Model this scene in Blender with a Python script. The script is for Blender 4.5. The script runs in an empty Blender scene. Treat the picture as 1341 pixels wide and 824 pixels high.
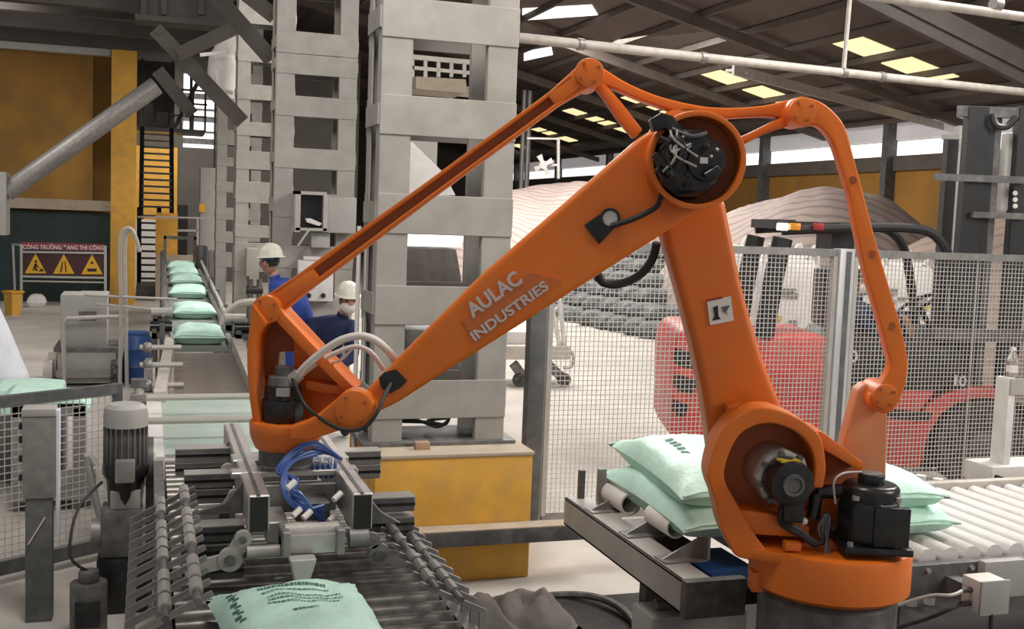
import bpy, bmesh, math, random
from mathutils import Vector, Matrix, noise
random.seed(7)
SC = bpy.context.scene
COL = SC.collection
PI = math.pi
R = math.radians

# ---------------------------------------------------------------- camera
YAW, PITCH, ROLL, CAMZ, F, W, H = R(18.3), R(5.0), R(2.2), 2.2, 1450.0, 1341.0, 824.0
cam_data = bpy.data.cameras.new('camera')
cam_data.sensor_width = 36.0
cam_data.sensor_fit = 'HORIZONTAL'
cam_data.lens = 36.0 * F / W
cam_data.clip_end = 300
cam = bpy.data.objects.new('camera', cam_data)
COL.objects.link(cam)
CM = Matrix.Rotation(-YAW, 3, 'Z') @ Matrix.Rotation(PI / 2 - PITCH, 3, 'X') @ Matrix.Rotation(ROLL, 3, 'Z')
cam.matrix_world = Matrix.Translation((0, 0, CAMZ)) @ CM.to_4x4()
SC.camera = cam
CO = Vector((0, 0, CAMZ))

# ---------------------------------------------------------------- world, lights, exposure
SC.view_settings.view_transform = 'Standard'
SC.view_settings.look = 'None'
SC.view_settings.gamma = 1.0
SC.view_settings.use_curve_mapping = False
SC.view_settings.exposure = 0.0
world = bpy.data.worlds.new('world')
SC.world = world
world.use_nodes = True
bg = world.node_tree.nodes['Background']
bg.inputs[0].default_value = (1.0, 0.98, 0.95, 1)
bg.inputs[1].default_value = 0.33

def area(name, loc, target, size, power, color=(1, 0.97, 0.93), sy=None):
    l = bpy.data.lights.new(name, 'AREA')
    l.energy = power
    l.color = color
    l.shape = 'RECTANGLE'
    l.size = size
    l.size_y = sy or size
    o = bpy.data.objects.new(name, l)
    o.location = loc
    o.rotation_euler = (Vector(target) - Vector(loc)).to_track_quat('-Z', 'Y').to_euler()
    COL.objects.link(o)
    return o
WARM = (1.0, 0.955, 0.91)
area('column_fill', (0.4, 3.9, 6.5), (1.8, 7.6, 4.9), 2.2, 330, WARM)  # added fill aimed at the upper front of the big column
area('roof_daylight_side', (8.5, 6.5, 6.6), (3.8, 6.3, 0.3), 3.0, 640, WARM)
area('roof_daylight_middle', (4.8, 15.8, 7.2), (4.8, 13.2, 0), 5.0, 950, WARM)
area('roof_daylight_far', (9.0, 24.0, 6.4), (9.5, 24.5, 0), 6.0, 1300, WARM)
area('roof_daylight_aisle', (-3.6, 13.0, 6.4), (-0.8, 14.5, 0.0), 3.5, 150, WARM)
area('robot_fill', (6.6, 0.6, 4.2), (3.3, 4.0, 1.8), 2.2, 160, WARM)  # added fill for the robot's front, no gate stands here
area('bay_daylight', (-3.2, 20.5, 5.2), (-2.6, 26.5, 2.6), 2.0, 90, WARM)
area('roof_daylight_end', (0.6, 31.0, 5.0), (0.4, 33.0, 2.0), 2.0, 90, WARM)

# ---------------------------------------------------------------- pixel helpers: a ray meets a real plane
def ray(px, py):
    return CM @ Vector(((px - W / 2) / F, -(py - H / 2) / F, -1.0))
def at(px, py, x=None, y=None, z=None):
    d = ray(px, py)
    if x is not None: t = x / d.x
    elif y is not None: t = y / d.y
    else: t = (z - CAMZ) / d.z
    return CO + d * t
RB = Vector((2.592, 3.693, 0.0))                 # robot axis on the floor
UD = Vector((math.cos(YAW), -math.sin(YAW), 0))
WD = Vector((math.sin(YAW), math.cos(YAW), 0))
def rb(p, w=0.0):                                # robot local (u, w, z) on the vertical plane w
    d = ray(*p)
    t = (w - (CO - RB).dot(WD)) / d.dot(WD)
    P = CO + d * t - RB
    return Vector((P.dot(UD), w, P.z))
def rpx(n, w=0.0):
    return n * (4.32 + w) / F

# ---------------------------------------------------------------- materials
MATS = {}

def mat(name, color, rough=0.6, metal=0.0, vary=0.12, scale=6.0, dust=None, dust_amt=0.0, bump=0.0, bscale=60.0, coat=0.0, emit=None, trans=0.0):
    m = bpy.data.materials.new(name)
    m.use_nodes = True
    nt = m.node_tree
    b = nt.nodes['Principled BSDF']
    N, L = nt.nodes.new, nt.links.new
    b.inputs['Roughness'].default_value = rough
    b.inputs['Metallic'].default_value = metal
    if coat: b.inputs['Coat Weight'].default_value = coat
    if trans: b.inputs['Transmission Weight'].default_value = trans
    if emit:
        b.inputs['Emission Color'].default_value = (*color, 1)
        b.inputs['Emission Strength'].default_value = emit
    tc = N('ShaderNodeTexCoord')
    nz = N('ShaderNodeTexNoise')
    nz.inputs['Scale'].default_value = scale
    nz.inputs['Detail'].default_value = 6
    nz.inputs['Roughness'].default_value = 0.62
    L(tc.outputs['Object'], nz.inputs['Vector'])
    rp = N('ShaderNodeValToRGB')
    rp.color_ramp.elements[0].position = 0.3
    rp.color_ramp.elements[1].position = 0.72
    rp.color_ramp.elements[0].color = (*[c * (1 - vary) for c in color], 1)
    rp.color_ramp.elements[1].color = (*[min(1, c * (1 + vary)) for c in color], 1)
    L(nz.outputs['Fac'], rp.inputs['Fac'])
    out = rp.outputs['Color']
    if dust:
        n2 = N('ShaderNodeTexNoise')
        n2.inputs['Scale'].default_value = scale * 2.7
        n2.inputs['Detail'].default_value = 8
        L(tc.outputs['Object'], n2.inputs['Vector'])
        r2 = N('ShaderNodeValToRGB')
        r2.color_ramp.elements[0].position = 0.42
        r2.color_ramp.elements[1].position = 0.75
        r2.color_ramp.elements[0].color = (0, 0, 0, 1)
        r2.color_ramp.elements[1].color = (dust_amt,) * 3 + (1,)
        L(n2.outputs['Fac'], r2.inputs['Fac'])
        mx = N('ShaderNodeMixRGB')
        mx.inputs['Color2'].default_value = (*dust, 1)
        L(r2.outputs['Color'], mx.inputs['Fac'])
        L(out, mx.inputs['Color1'])
        out = mx.outputs['Color']
    L(out, b.inputs['Base Color'])
    if bump:
        n3 = N('ShaderNodeTexNoise')
        n3.inputs['Scale'].default_value = bscale
        n3.inputs['Detail'].default_value = 5
        L(tc.outputs['Object'], n3.inputs['Vector'])
        bp = N('ShaderNodeBump')
        bp.inputs['Strength'].default_value = bump
        bp.inputs['Distance'].default_value = 0.02
        L(n3.outputs['Fac'], bp.inputs['Height'])
        L(bp.outputs['Normal'], b.inputs['Normal'])
    MATS[name] = m
    return m

DUST = (0.42, 0.38, 0.33)
ORANGE = mat('orange_paint', (0.72, 0.155, 0.010), 0.42, vary=0.07, scale=3, dust=(0.50, 0.17, 0.045), dust_amt=0.3)
ORANGE_PALE = mat('orange_paint_pale', (0.66, 0.25, 0.10), 0.5, vary=0.06, scale=3, dust=(0.5, 0.32, 0.2), dust_amt=0.4)  # paler orange, for the link post
ORANGE_SHADE = mat('orange_recess_shade', (0.36, 0.085, 0.018), 0.55, vary=0.15, scale=5, dust=(0.25, 0.12, 0.05), dust_amt=0.5)  # darker copy of the orange, shade of the recesses painted in
DECAL = mat('decal_red_orange', (0.53, 0.135, 0.03), 0.45, vary=0.05)
LETTER = mat('lettering_pale', (0.56, 0.46, 0.44), 0.5, vary=0.1, scale=20)
BLACK = mat('black_motor', (0.007, 0.007, 0.008), 0.3, vary=0.3, scale=8, dust=(0.07, 0.065, 0.06), dust_amt=0.3)
RUBBER = mat('black_rubber', (0.015, 0.015, 0.016), 0.5, vary=0.2)
SILVER = mat('dusty_silver', (0.42, 0.40, 0.37), 0.4, 0.5, vary=0.2, scale=10, dust=DUST, dust_amt=0.6)
LABELW = mat('label_white', (0.72, 0.68, 0.64), 0.5, vary=0.05)
LABELY = mat('label_yellow', (0.55, 0.42, 0.03), 0.5, vary=0.05)
RED_L = mat('label_red', (0.32, 0.02, 0.02), 0.5, vary=0.05)
COLUMN = mat('column_grey_paint', (0.335, 0.32, 0.29), 0.6, vary=0.10, scale=2.2, dust=(0.22, 0.20, 0.17), dust_amt=0.45)
COLUMN_SHADE = mat('column_shade_grey', (0.22, 0.21, 0.19), 0.7, vary=0.12, scale=3)  # darker column paint, shade of the back plates put into the colour
YELLOW = mat('plinth_yellow', (0.70, 0.37, 0.055), 0.75, vary=0.14, scale=2.5, dust=(0.36, 0.25, 0.11), dust_amt=0.4, bump=0.05)
DUSTTOP = mat('plinth_dusty_top', (0.42, 0.35, 0.27), 0.9, vary=0.15, scale=5)
PADM = mat('dark_floor_pad', (0.022, 0.019, 0.017), 0.8, vary=0.3, scale=1.6, dust=(0.07, 0.062, 0.055), dust_amt=0.5, bump=0.15, bscale=9)  # near-black mottled colour of the foreground floor pad
FLOORM = mat('dusty_concrete', (0.50, 0.465, 0.42), 0.85, vary=0.16, scale=0.55, dust=(0.34, 0.31, 0.28), dust_amt=0.55, bump=0.12, bscale=9)
WALLY = mat('wall_yellow', (0.32, 0.165, 0.028), 0.85, vary=0.2, scale=0.5, dust=(0.16, 0.10, 0.04), dust_amt=0.6)
DARKB = mat('dark_brown_steel', (0.05, 0.041, 0.035), 0.7, vary=0.25, scale=2)
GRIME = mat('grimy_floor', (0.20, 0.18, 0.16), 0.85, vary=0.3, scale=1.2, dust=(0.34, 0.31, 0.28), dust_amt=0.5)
WALLG = mat('wall_dull_grey', (0.10, 0.09, 0.078), 0.85, vary=0.25, scale=0.4)
WALLY2 = mat('wall_ochre', (0.33, 0.16, 0.025), 0.85, vary=0.15, scale=0.5, dust=(0.12, 0.08, 0.04), dust_amt=0.4)
GREEN_D = mat('dark_green_sheet', (0.016, 0.035, 0.032), 0.7, vary=0.3, scale=1.5)
ROOFM = mat('roof_sheet', (0.125, 0.10, 0.085), 0.8, vary=0.2, scale=0.6)
STEEL_D = mat('dark_grey_steel', (0.10, 0.10, 0.10), 0.5, 0.2, vary=0.2, scale=5, dust=DUST, dust_amt=0.3)
STEEL = mat('grey_steel', (0.24, 0.235, 0.225), 0.45, 0.35, vary=0.15, scale=6, dust=DUST, dust_amt=0.5)
STEEL_L = mat('light_grey_steel', (0.44, 0.42, 0.39), 0.5, 0.15, vary=0.12, scale=6, dust=DUST, dust_amt=0.5)
ALU = mat('aluminium_profile', (0.52, 0.50, 0.47), 0.38, 0.55, vary=0.1, scale=9, dust=DUST, dust_amt=0.4)
WHITE = mat('white_paint', (0.70, 0.68, 0.65), 0.5, vary=0.06, scale=4, dust=DUST, dust_amt=0.25)
WROLL = mat('white_roller', (0.72, 0.70, 0.68), 0.35, vary=0.05, scale=4, dust=DUST, dust_amt=0.25)
DROLL = mat('dark_roller', (0.13, 0.125, 0.115), 0.35, 0.5, vary=0.2, scale=7, dust=DUST, dust_amt=0.4)
SACK = mat('mint_woven_sack', (0.53, 0.80, 0.675), 0.5, vary=0.09, scale=7, dust=(0.62, 0.78, 0.70), dust_amt=0.5, bump=0.25, bscale=30)
PRINT = mat('dark_green_print', (0.05, 0.14, 0.11), 0.6, vary=0.2)
GALV = mat('galvanised_wire', (0.55, 0.53, 0.50), 0.45, 0.3, vary=0.1)
POSTD = mat('fence_post_charcoal', (0.085, 0.09, 0.092), 0.55, vary=0.15, scale=4, dust=DUST, dust_amt=0.2)
POSTL = mat('fence_post_silver', (0.52, 0.52, 0.53), 0.4, 0.4, vary=0.1, scale=5)
REDP = mat('forklift_red', (0.62, 0.060, 0.05), 0.45, vary=0.1, scale=3, dust=(0.55, 0.25, 0.2), dust_amt=0.4)
TYRE = mat('tyre_rubber', (0.03, 0.03, 0.03), 0.8, vary=0.3, scale=8, dust=DUST, dust_amt=0.3)
BLUEW = mat('work_blue_cloth', (0.025, 0.065, 0.33), 0.8, vary=0.2, scale=12)
NAVY = mat('work_navy_cloth', (0.014, 0.022, 0.075), 0.85, vary=0.25, scale=12)
SKIN = mat('skin', (0.42, 0.22, 0.15), 0.55, vary=0.06)
HELM = mat('helmet_white', (0.76, 0.73, 0.64), 0.35, vary=0.03)
MASK = mat('mask_white', (0.70, 0.66, 0.62), 0.8, vary=0.05)
DRUMB = mat('drum_blue', (0.02, 0.07, 0.22), 0.45, vary=0.15, scale=6)
CAB = mat('cabinet_grey', (0.36, 0.355, 0.335), 0.55, vary=0.08, scale=4, dust=DUST, dust_amt=0.4)
PIPEW = mat('dusty_white_pipe', (0.50, 0.46, 0.41), 0.6, vary=0.12, scale=4, dust=(0.2, 0.17, 0.14), dust_amt=0.4)
BROWN = mat('brown_steel', (0.11, 0.09, 0.075), 0.7, vary=0.2, scale=3)
TUBEB = mat('air_tube_blue', (0.05, 0.11, 0.34), 0.35, vary=0.1)
HOSEW = mat('hose_white', (0.66, 0.62, 0.57), 0.5, vary=0.08, scale=20)
CLOTHG = mat('grey_tarp', (0.12, 0.105, 0.095), 0.8, vary=0.25, scale=6, bump=0.3, bscale=14)
CLOTHW = mat('white_cloth', (0.62, 0.64, 0.70), 0.85, vary=0.12, scale=4)
DSACK = mat('black_mesh_sack', (0.05, 0.055, 0.055), 0.7, vary=0.5, scale=9, dust=(0.3, 0.32, 0.32), dust_amt=0.5)
WOOD = mat('wood_block', (0.36, 0.24, 0.15), 0.8, vary=0.15)
GLASS = mat('clear_plastic', (0.9, 0.93, 0.95), 0.08, vary=0.0, trans=0.9)
DIMW = mat('screen_dark', (0.02, 0.022, 0.025), 0.2, vary=0.1)
AMBER = mat('beacon_amber', (0.75, 0.28, 0.02), 0.3, vary=0.05)
SKYL = mat('skylight_sheet', (1.0, 0.82, 0.45), 0.5, vary=0.08, scale=2, emit=1.05)
SKYP = mat('translucent_sheet', (0.50, 0.48, 0.48), 0.5, vary=0.15, scale=0.8, emit=0.45)
SKYW = mat('bright_opening', (1.0, 0.98, 0.95), 0.5, vary=0.02, emit=1.1)
LAMPW = mat('lamp_glow', (1.0, 0.95, 0.85), 0.4, vary=0.0, emit=4.0)
SIGNBG = mat('sign_dark', (0.05, 0.012, 0.012), 0.5, vary=0.2)
SIGNR = mat('sign_maroon', (0.25, 0.03, 0.05), 0.5, vary=0.1)
SIGNY = mat('sign_yellow', (0.70, 0.38, 0.02), 0.5, vary=0.05)

def tarp_mat(name, base, line, freq=1.5):
    m = mat(name, base, 0.75, vary=0.10, scale=1.6, bump=0.5, bscale=3.0)
    nt = m.node_tree
    N, L = nt.nodes.new, nt.links.new
    b = nt.nodes['Principled BSDF']
    src = b.inputs['Base Color'].links[0].from_socket
    tc = N('ShaderNodeTexCoord')
    wv = N('ShaderNodeTexWave')
    wv.bands_direction = 'DIAGONAL'
    wv.inputs['Scale'].default_value = freq
    wv.inputs['Distortion'].default_value = 5.0
    wv.inputs['Detail'].default_value = 2
    wv.inputs['Detail Scale'].default_value = 0.6
    L(tc.outputs['Object'], wv.inputs['Vector'])
    rp = N('ShaderNodeValToRGB')
    rp.color_ramp.elements[0].position = 0.70
    rp.color_ramp.elements[1].position = 0.88
    rp.color_ramp.elements[0].color = (0, 0, 0, 1)
    rp.color_ramp.elements[1].color = (0.55, 0.55, 0.55, 1)
    L(wv.outputs['Fac'], rp.inputs['Fac'])
    mx = N('ShaderNodeMixRGB')
    mx.inputs['Color2'].default_value = (*line, 1)
    L(rp.outputs['Color'], mx.inputs['Fac'])
    L(src, mx.inputs['Color1'])
    L(mx.outputs['Color'], b.inputs['Base Color'])
    return m
TARP = tarp_mat('striped_tarp', (0.36, 0.285, 0.25), (0.15, 0.115, 0.13))
TARP2 = tarp_mat('striped_tarp_beige', (0.31, 0.235, 0.19), (0.17, 0.13, 0.115), 1.7)

# ---------------------------------------------------------------- mesh builder
def basis(axis):
    a = Vector(axis).normalized()
    t = Vector((0, 0, 1)) if abs(a.z) < 0.9 else Vector((1, 0, 0))
    x = t.cross(a).normalized()
    return x, a.cross(x).normalized(), a

class MB:
    def __init__(s):
        s.v, s.f, s.m, s.cur = [], [], [], 0
    def mi(s, i):
        s.cur = i
        return s
    def add(s, vs, fs):
        o = len(s.v)
        s.v += [Vector(p) for p in vs]
        s.f += [tuple(i + o for i in f) for f in fs]
        s.m += [s.cur] * len(fs)
        return s
    def box(s, lo, hi):
        (a, b, c), (d, e, f) = lo, hi
        return s.add([(a, b, c), (d, b, c), (d, e, c), (a, e, c), (a, b, f), (d, b, f), (d, e, f), (a, e, f)],
                     [(0, 3, 2, 1), (4, 5, 6, 7), (0, 1, 5, 4), (1, 2, 6, 5), (2, 3, 7, 6), (3, 0, 4, 7)])
    def bar(s, p0, p1, w, h, up=(0, 0, 1)):
        p0, p1 = Vector(p0), Vector(p1)
        a = (p1 - p0).normalized()
        up = Vector(up)
        if abs(a.dot(up)) > 0.98: up = Vector((0, 1, 0))
        x = a.cross(up).normalized() * (w / 2)
        y = x.cross(a).normalized() * (h / 2)
        q = []
        for p in (p0, p1): q += [p - x - y, p + x - y, p + x + y, p - x + y]
        return s.add(q, [(0, 3, 2, 1), (4, 5, 6, 7), (0, 1, 5, 4), (1, 2, 6, 5), (2, 3, 7, 6), (3, 0, 4, 7)])
    def cyl(s, p0, p1, r0, r1=None, n=16):
        p0, p1 = Vector(p0), Vector(p1)
        r1 = r0 if r1 is None else r1
        x, y, a = basis(p1 - p0)
        q = []
        for p, r in ((p0, r0), (p1, r1)):
            q += [p + x * (r * math.cos(2 * PI * i / n)) + y * (r * math.sin(2 * PI * i / n)) for i in range(n)]
        fs = [(i, (i + 1) % n, n + (i + 1) % n, n + i) for i in range(n)]
        return s.add(q, fs + [tuple(range(n - 1, -1, -1)), tuple(range(n, 2 * n))])
    def ring(s, p0, p1, ro, ri, n=28):
        p0, p1 = Vector(p0), Vector(p1)
        x, y, a = basis(p1 - p0)
        q = []
        for p in (p0, p1):
            for r in (ro, ri):
                q += [p + x * (r * math.cos(2 * PI * i / n)) + y * (r * math.sin(2 * PI * i / n)) for i in range(n)]
        fs = []
        for i in range(n):
            j = (i + 1) % n
            fs += [(i, j, 2 * n + j, 2 * n + i), (n + j, n + i, 3 * n + i, 3 * n + j), (j, i, n + i, n + j), (2 * n + i, 2 * n + j, 3 * n + j, 3 * n + i)]
        return s.add(q, fs)
    def lathe(s, prof, base, axis=(0, 0, 1), n=20):
        x, y, a = basis(axis)
        base = Vector(base)
        q, fs = [], []
        for r, h in prof:
            q += [base + a * h + x * (r * math.cos(2 * PI * i / n)) + y * (r * math.sin(2 * PI * i / n)) for i in range(n)]
        for k in range(len(prof) - 1):
            for i in range(n):
                j = (i + 1) % n
                fs.append((k * n + i, k * n + j, (k + 1) * n + j, (k + 1) * n + i))
        fs += [tuple(range(n - 1, -1, -1)), tuple((len(prof) - 1) * n + i for i in range(n))]
        return s.add(q, fs)
    def tube(s, path, r, n=8, sub=4):
        P = [Vector(p) for p in path]
        if sub > 1 and len(P) > 2:
            Q = []
            for i in range(len(P) - 1):
                a, b, c, d = P[max(i - 1, 0)], P[i], P[i + 1], P[min(i + 2, len(P) - 1)]
                for k in range(sub):
                    t = k / sub
                    Q.append(0.5 * (2 * b + (c - a) * t + (2 * a - 5 * b + 4 * c - d) * t * t + (3 * b - a - 3 * c + d) * t ** 3))
            P = Q + [P[-1]]
        q, fs = [], []
        x = None
        for i, p in enumerate(P):
            d = (P[min(i + 1, len(P) - 1)] - P[max(i - 1, 0)]).normalized()
            if x is None: x = basis(d)[0]
            x = (x - d * x.dot(d)).normalized()
            y = d.cross(x)
            rr = r[min(i, len(r) - 1)] if isinstance(r, (list, tuple)) else r
            q += [p + x * (rr * math.cos(2 * PI * k / n)) + y * (rr * math.sin(2 * PI * k / n)) for k in range(n)]
        for i in range(len(P) - 1):
            for k in range(n):
                j = (k + 1) % n
                fs.append((i * n + k, i * n + j, (i + 1) * n + j, (i + 1) * n + k))
        fs += [tuple(range(n - 1, -1, -1)), tuple((len(P) - 1) * n + k for k in range(n))]
        return s.add(q, fs)
    def prism(s, pts, vec):
        n = len(pts)
        P = [Vector(p) for p in pts]
        v = Vector(vec)
        fs = [tuple(range(n)), tuple(range(2 * n - 1, n - 1, -1))]
        fs += [(i, n + i, n + (i + 1) % n, (i + 1) % n) for i in range(n)]
        return s.add(P + [p + v for p in P], fs)
    def band(s, outer, inner, vec, closed=False):
        n = len(outer)
        O, I, v = [Vector(p) for p in outer], [Vector(p) for p in inner], Vector(vec)
        q = O + I + [p + v for p in O] + [p + v for p in I]
        fs = []
        for i in range(n if closed else n - 1):
            j = (i + 1) % n
            fs += [(i, j, n + j, n + i), (2 * n + j, 2 * n + i, 3 * n + i, 3 * n + j), (j, i, 2 * n + i, 2 * n + j), (n + i, n + j, 3 * n + j, 3 * n + i)]
        if not closed:
            e = n - 1
            fs += [(0, n, 3 * n, 2 * n), (e, 2 * n + e, 3 * n + e, n + e)]
        return s.add(q, fs)
    def ball(s, c, r, nu=14, nv=9):
        c = Vector(c)
        r = Vector((r, r, r)) if not isinstance(r, (tuple, list, Vector)) else Vector(r)
        q = [c + Vector((0, 0, -r.z))]
        for i in range(1, nv):
            a = -PI / 2 + PI * i / nv
            q += [c + Vector((r.x * math.cos(a) * math.cos(2 * PI * k / nu), r.y * math.cos(a) * math.sin(2 * PI * k / nu), r.z * math.sin(a))) for k in range(nu)]
        q.append(c + Vector((0, 0, r.z)))
        fs = [(0, 1 + (k + 1) % nu, 1 + k) for k in range(nu)]
        for i in range(nv - 2):
            for k in range(nu):
                a, b = 1 + i * nu + k, 1 + i * nu + (k + 1) % nu
                fs.append((a, b, b + nu, a + nu))
        t = len(q) - 1
        o = 1 + (nv - 2) * nu
        fs += [(o + k, o + (k + 1) % nu, t) for k in range(nu)]
        return s.add(q, fs)
    def mesh(s, name, mats, off=(0, 0, 0), bevel=0.0, seg=2, smooth=35, inv=None):
        off = Vector(off)
        me = bpy.data.meshes.new(name)
        vs = [(inv @ p) if inv else (p - off) for p in s.v]
        me.from_pydata(vs, [], s.f)
        me.polygons.foreach_set('material_index', s.m)
        for m in (mats if isinstance(mats, (list, tuple)) else [mats]): me.materials.append(m)
        bm = bmesh.new()
        bm.from_mesh(me)
        bmesh.ops.recalc_face_normals(bm, faces=bm.faces)
        if bevel:
            es = [e for e in bm.edges if len(e.link_faces) == 2 and e.calc_face_angle(0) > R(32)]
            bmesh.ops.bevel(bm, geom=es, offset=bevel, segments=seg, profile=0.6, affect='EDGES', clamp_overlap=True)
        bm.to_mesh(me)
        bm.free()
        me.polygons.foreach_set('use_smooth', [True] * len(me.polygons))
        me.set_sharp_from_angle(angle=R(smooth))
        me.update()
        return me
    def build(s, name, mats, parent=None, world=True, bevel=0.0, seg=2, smooth=35, label=None, kind=None):
        off, inv = Vector((0, 0, 0)), None
        if parent is not None and world:
            root = parent
            while root.parent: root = root.parent
            M = Matrix.Translation(root.location) @ root.rotation_euler.to_matrix().to_4x4()
            inv = M.inverted()
        o = bpy.data.objects.new(name, s.mesh(name, mats, off, bevel, seg, smooth, inv))
        COL.objects.link(o)
        o.parent = parent
        if label: o['label'] = label
        if kind: o['kind'] = kind
        return o
    def single(s, name, mats, label, cat, group=None, kind=None, bevel=0.0, seg=2, smooth=35):
        lo = [min(p[i] for p in s.v) for i in range(3)]
        hi = [max(p[i] for p in s.v) for i in range(3)]
        loc = Vector(((lo[0] + hi[0]) / 2, (lo[1] + hi[1]) / 2, lo[2]))
        o = bpy.data.objects.new(name, s.mesh(name, mats, loc, bevel, seg, smooth))
        o.location = loc
        COL.objects.link(o)
        if label: o['label'] = label
        if cat: o['category'] = cat
        if group: o['group'] = group
        if kind: o['kind'] = kind
        return o

def thing(name, label, cat, loc, rotz=0.0, group=None):
    o = bpy.data.objects.new(name, None)
    o.empty_display_size = 0.1
    o.location = loc
    o.rotation_euler = (0, 0, rotz)
    COL.objects.link(o)
    o['label'] = label
    o['category'] = cat
    if group: o['group'] = group
    return o
def dup(root, loc, rotz, label, group=None):
    r = root.copy()
    COL.objects.link(r)
    r.location = loc
    r.rotation_euler = (0, 0, rotz)
    r['label'] = label
    if group: r['group'] = group
    for ch in [c for c in COL.objects if c.parent == root]:
        c = ch.copy()
        COL.objects.link(c)
        c.parent = r
        for g in [g for g in COL.objects if g.parent == ch]:
            d = g.copy()
            COL.objects.link(d)
            d.parent = c
    return r
def put(me, name, parent, loc=(0, 0, 0), rot=(0, 0, 0), scale=None):
    o = bpy.data.objects.new(name, me)
    COL.objects.link(o)
    o.parent = parent
    o.location = loc
    o.rotation_euler = rot
    if scale: o.scale = scale
    return o
def struct(name, mb, mats, bevel=0.0):
    o = mb.build(name, mats, bevel=bevel)
    o['kind'] = 'structure'
    return o
def text_mesh(body, size, bold=0.0, depth=0.002):
    cu = bpy.data.curves.new('lettering', 'FONT')
    cu.body = body
    cu.size = size
    cu.offset = bold
    cu.extrude = depth
    cu.resolution_u = 3
    o = bpy.data.objects.new('lettering', cu)
    COL.objects.link(o)
    dg = bpy.context.evaluated_depsgraph_get()
    dg.update()
    me = bpy.data.meshes.new_from_object(o.evaluated_get(dg))
    bpy.data.objects.remove(o)
    bpy.data.curves.remove(cu)
    return me
def put_text(body, p0, p1, normal, material, parent, bold=0.0, height=None, world=True):
    """lettering whose base line runs p0 -> p1, facing `normal`"""
    me = text_mesh(body, 1.0, bold)
    xs = [v.co.x for v in me.vertices]
    x0, x1 = min(xs), max(xs)
    ys = [v.co.y for v in me.vertices]
    p0, p1 = Vector(p0), Vector(p1)
    sx = (p1 - p0).length / (x1 - x0)
    sy = sx if height is None else height / (max(ys) - min(0, min(ys)))
    ex = (p1 - p0).normalized()
    n = Vector(normal)
    n = (n - ex * n.dot(ex)).normalized()
    ey = n.cross(ex)
    Mi = None
    if parent is not None and world:
        root = parent
        while root.parent: root = root.parent
        Mi = (Matrix.Translation(root.location) @ root.rotation_euler.to_matrix().to_4x4()).inverted()
    for v in me.vertices:
        q = p0 + ex * ((v.co.x - x0) * sx) + ey * (v.co.y * sy) + n * (v.co.z * 0.6)
        v.co = (Mi @ q) if Mi else q
    me.materials.clear()
    me.materials.append(material)
    o = bpy.data.objects.new('lettering', me)
    COL.objects.link(o)
    o.parent = parent
    return o
# ================================================================ SETTING
fl = struct('floor', MB().box((-14, -4, -0.2), (20, 60, 0)), FLOORM)
def roof_z(x): return 9.5 - 0.25 * x if x > 0 else 9.5 + 0.25 * x
m = MB()
for (x0, x1) in ((0, 18.6), (-14, 0)):
    z0, z1 = roof_z(x0), roof_z(x1)
    m.prism([(x0, 1, z0), (x1, 1, z1), (x1, 1, z1 + 0.06), (x0, 1, z0 + 0.06)], (0, 56, 0))
ceil = struct('ceiling', m, ROOFM)
for k in range(16):
    x = 1.2 + 1.1 * k
    z = roof_z(x)
    MB().box((x - 0.04, 1, z - 0.16), (x + 0.04, 57, z - 0.02)).build('purlin', BROWN, ceil)
for y in (10.5, 16.0, 21.5, 27.0, 32.5, 38.0, 43.5, 49):
    MB().prism([(0.2, y - 0.09, roof_z(0.2) - 0.52), (18.2, y - 0.09, roof_z(18.2) - 0.34), (18.2, y - 0.09, roof_z(18.2) - 0.17), (0.2, y - 0.09, roof_z(0.2) - 0.17)], (0, 0.18, 0)).build('rafter', BROWN, ceil)
# skylight sheets, in pairs down the slope, repeated along the hall
n = 0
for y in (19.9, 25.75, 31.5, 36.6, 42.5, 48.5):
    for x0 in ((13.45, 14.82) if y < 28 else (13.85, 15.2)):
        z0, z1 = roof_z(x0) - 0.022, roof_z(x0 + 1.2) - 0.022
        n += 1
        o = MB().prism([(x0, y - 0.5, z0), (x0 + 1.2, y - 0.5, z1), (x0 + 1.2, y - 0.5, z1 + 0.02), (x0, y - 0.5, z0 + 0.02)], (0, 1.0, 0)).build('window_%d' % n, SKYL)
        o['kind'] = 'structure'
# side wall: yellow masonry, dark rail, open strip, translucent sheet above
wr = struct('wall_right', MB().box((18, 1, 0), (18.25, 57, 3.75)), WALLY2)
struct('trim_1', MB().box((17.9, 1, 3.75), (18.25, 57, 4.12)), BROWN)
struct('window_30', MB().box((17.95, 1, 4.52), (18.05, 57, 5.05)), SKYP)  # sheet glows faintly in place of daylight behind it
for y in range(6, 57, 6):
    MB().box((17.7, y - 0.11, 0), (18.0, y + 0.11, 5.0)).build('post', POSTD, wr)
struct('window_%d' % (n + 1), MB().box((18.1, 1, 4.12), (18.14, 57, 4.5)), SKYW)
# end wall far behind, with bright openings
wb = struct('wall_back', MB().box((-0.2, 56.6, 0), (18, 56.9, 8.5)), WALLG)
# bay end wall on the aisle side
we = MB().box((-9, 29.9, 0), (-0.79, 30.2, 5.9))
wl = struct('wall_left', we, WALLY)
MB().box((-9, 25.9, 0), (-0.8, 26.2, 1.95)).build('dado_sheet', GREEN_D, wl)
MB().box((-9, 25.7, 2.0), (-0.8, 29.8, 2.22)).build('ledge', DUSTTOP, wl)
MB().box((-9, 25.5, 5.3), (-0.8, 25.7, 5.5)).build('rail_beam', CAB, wl)
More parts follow.
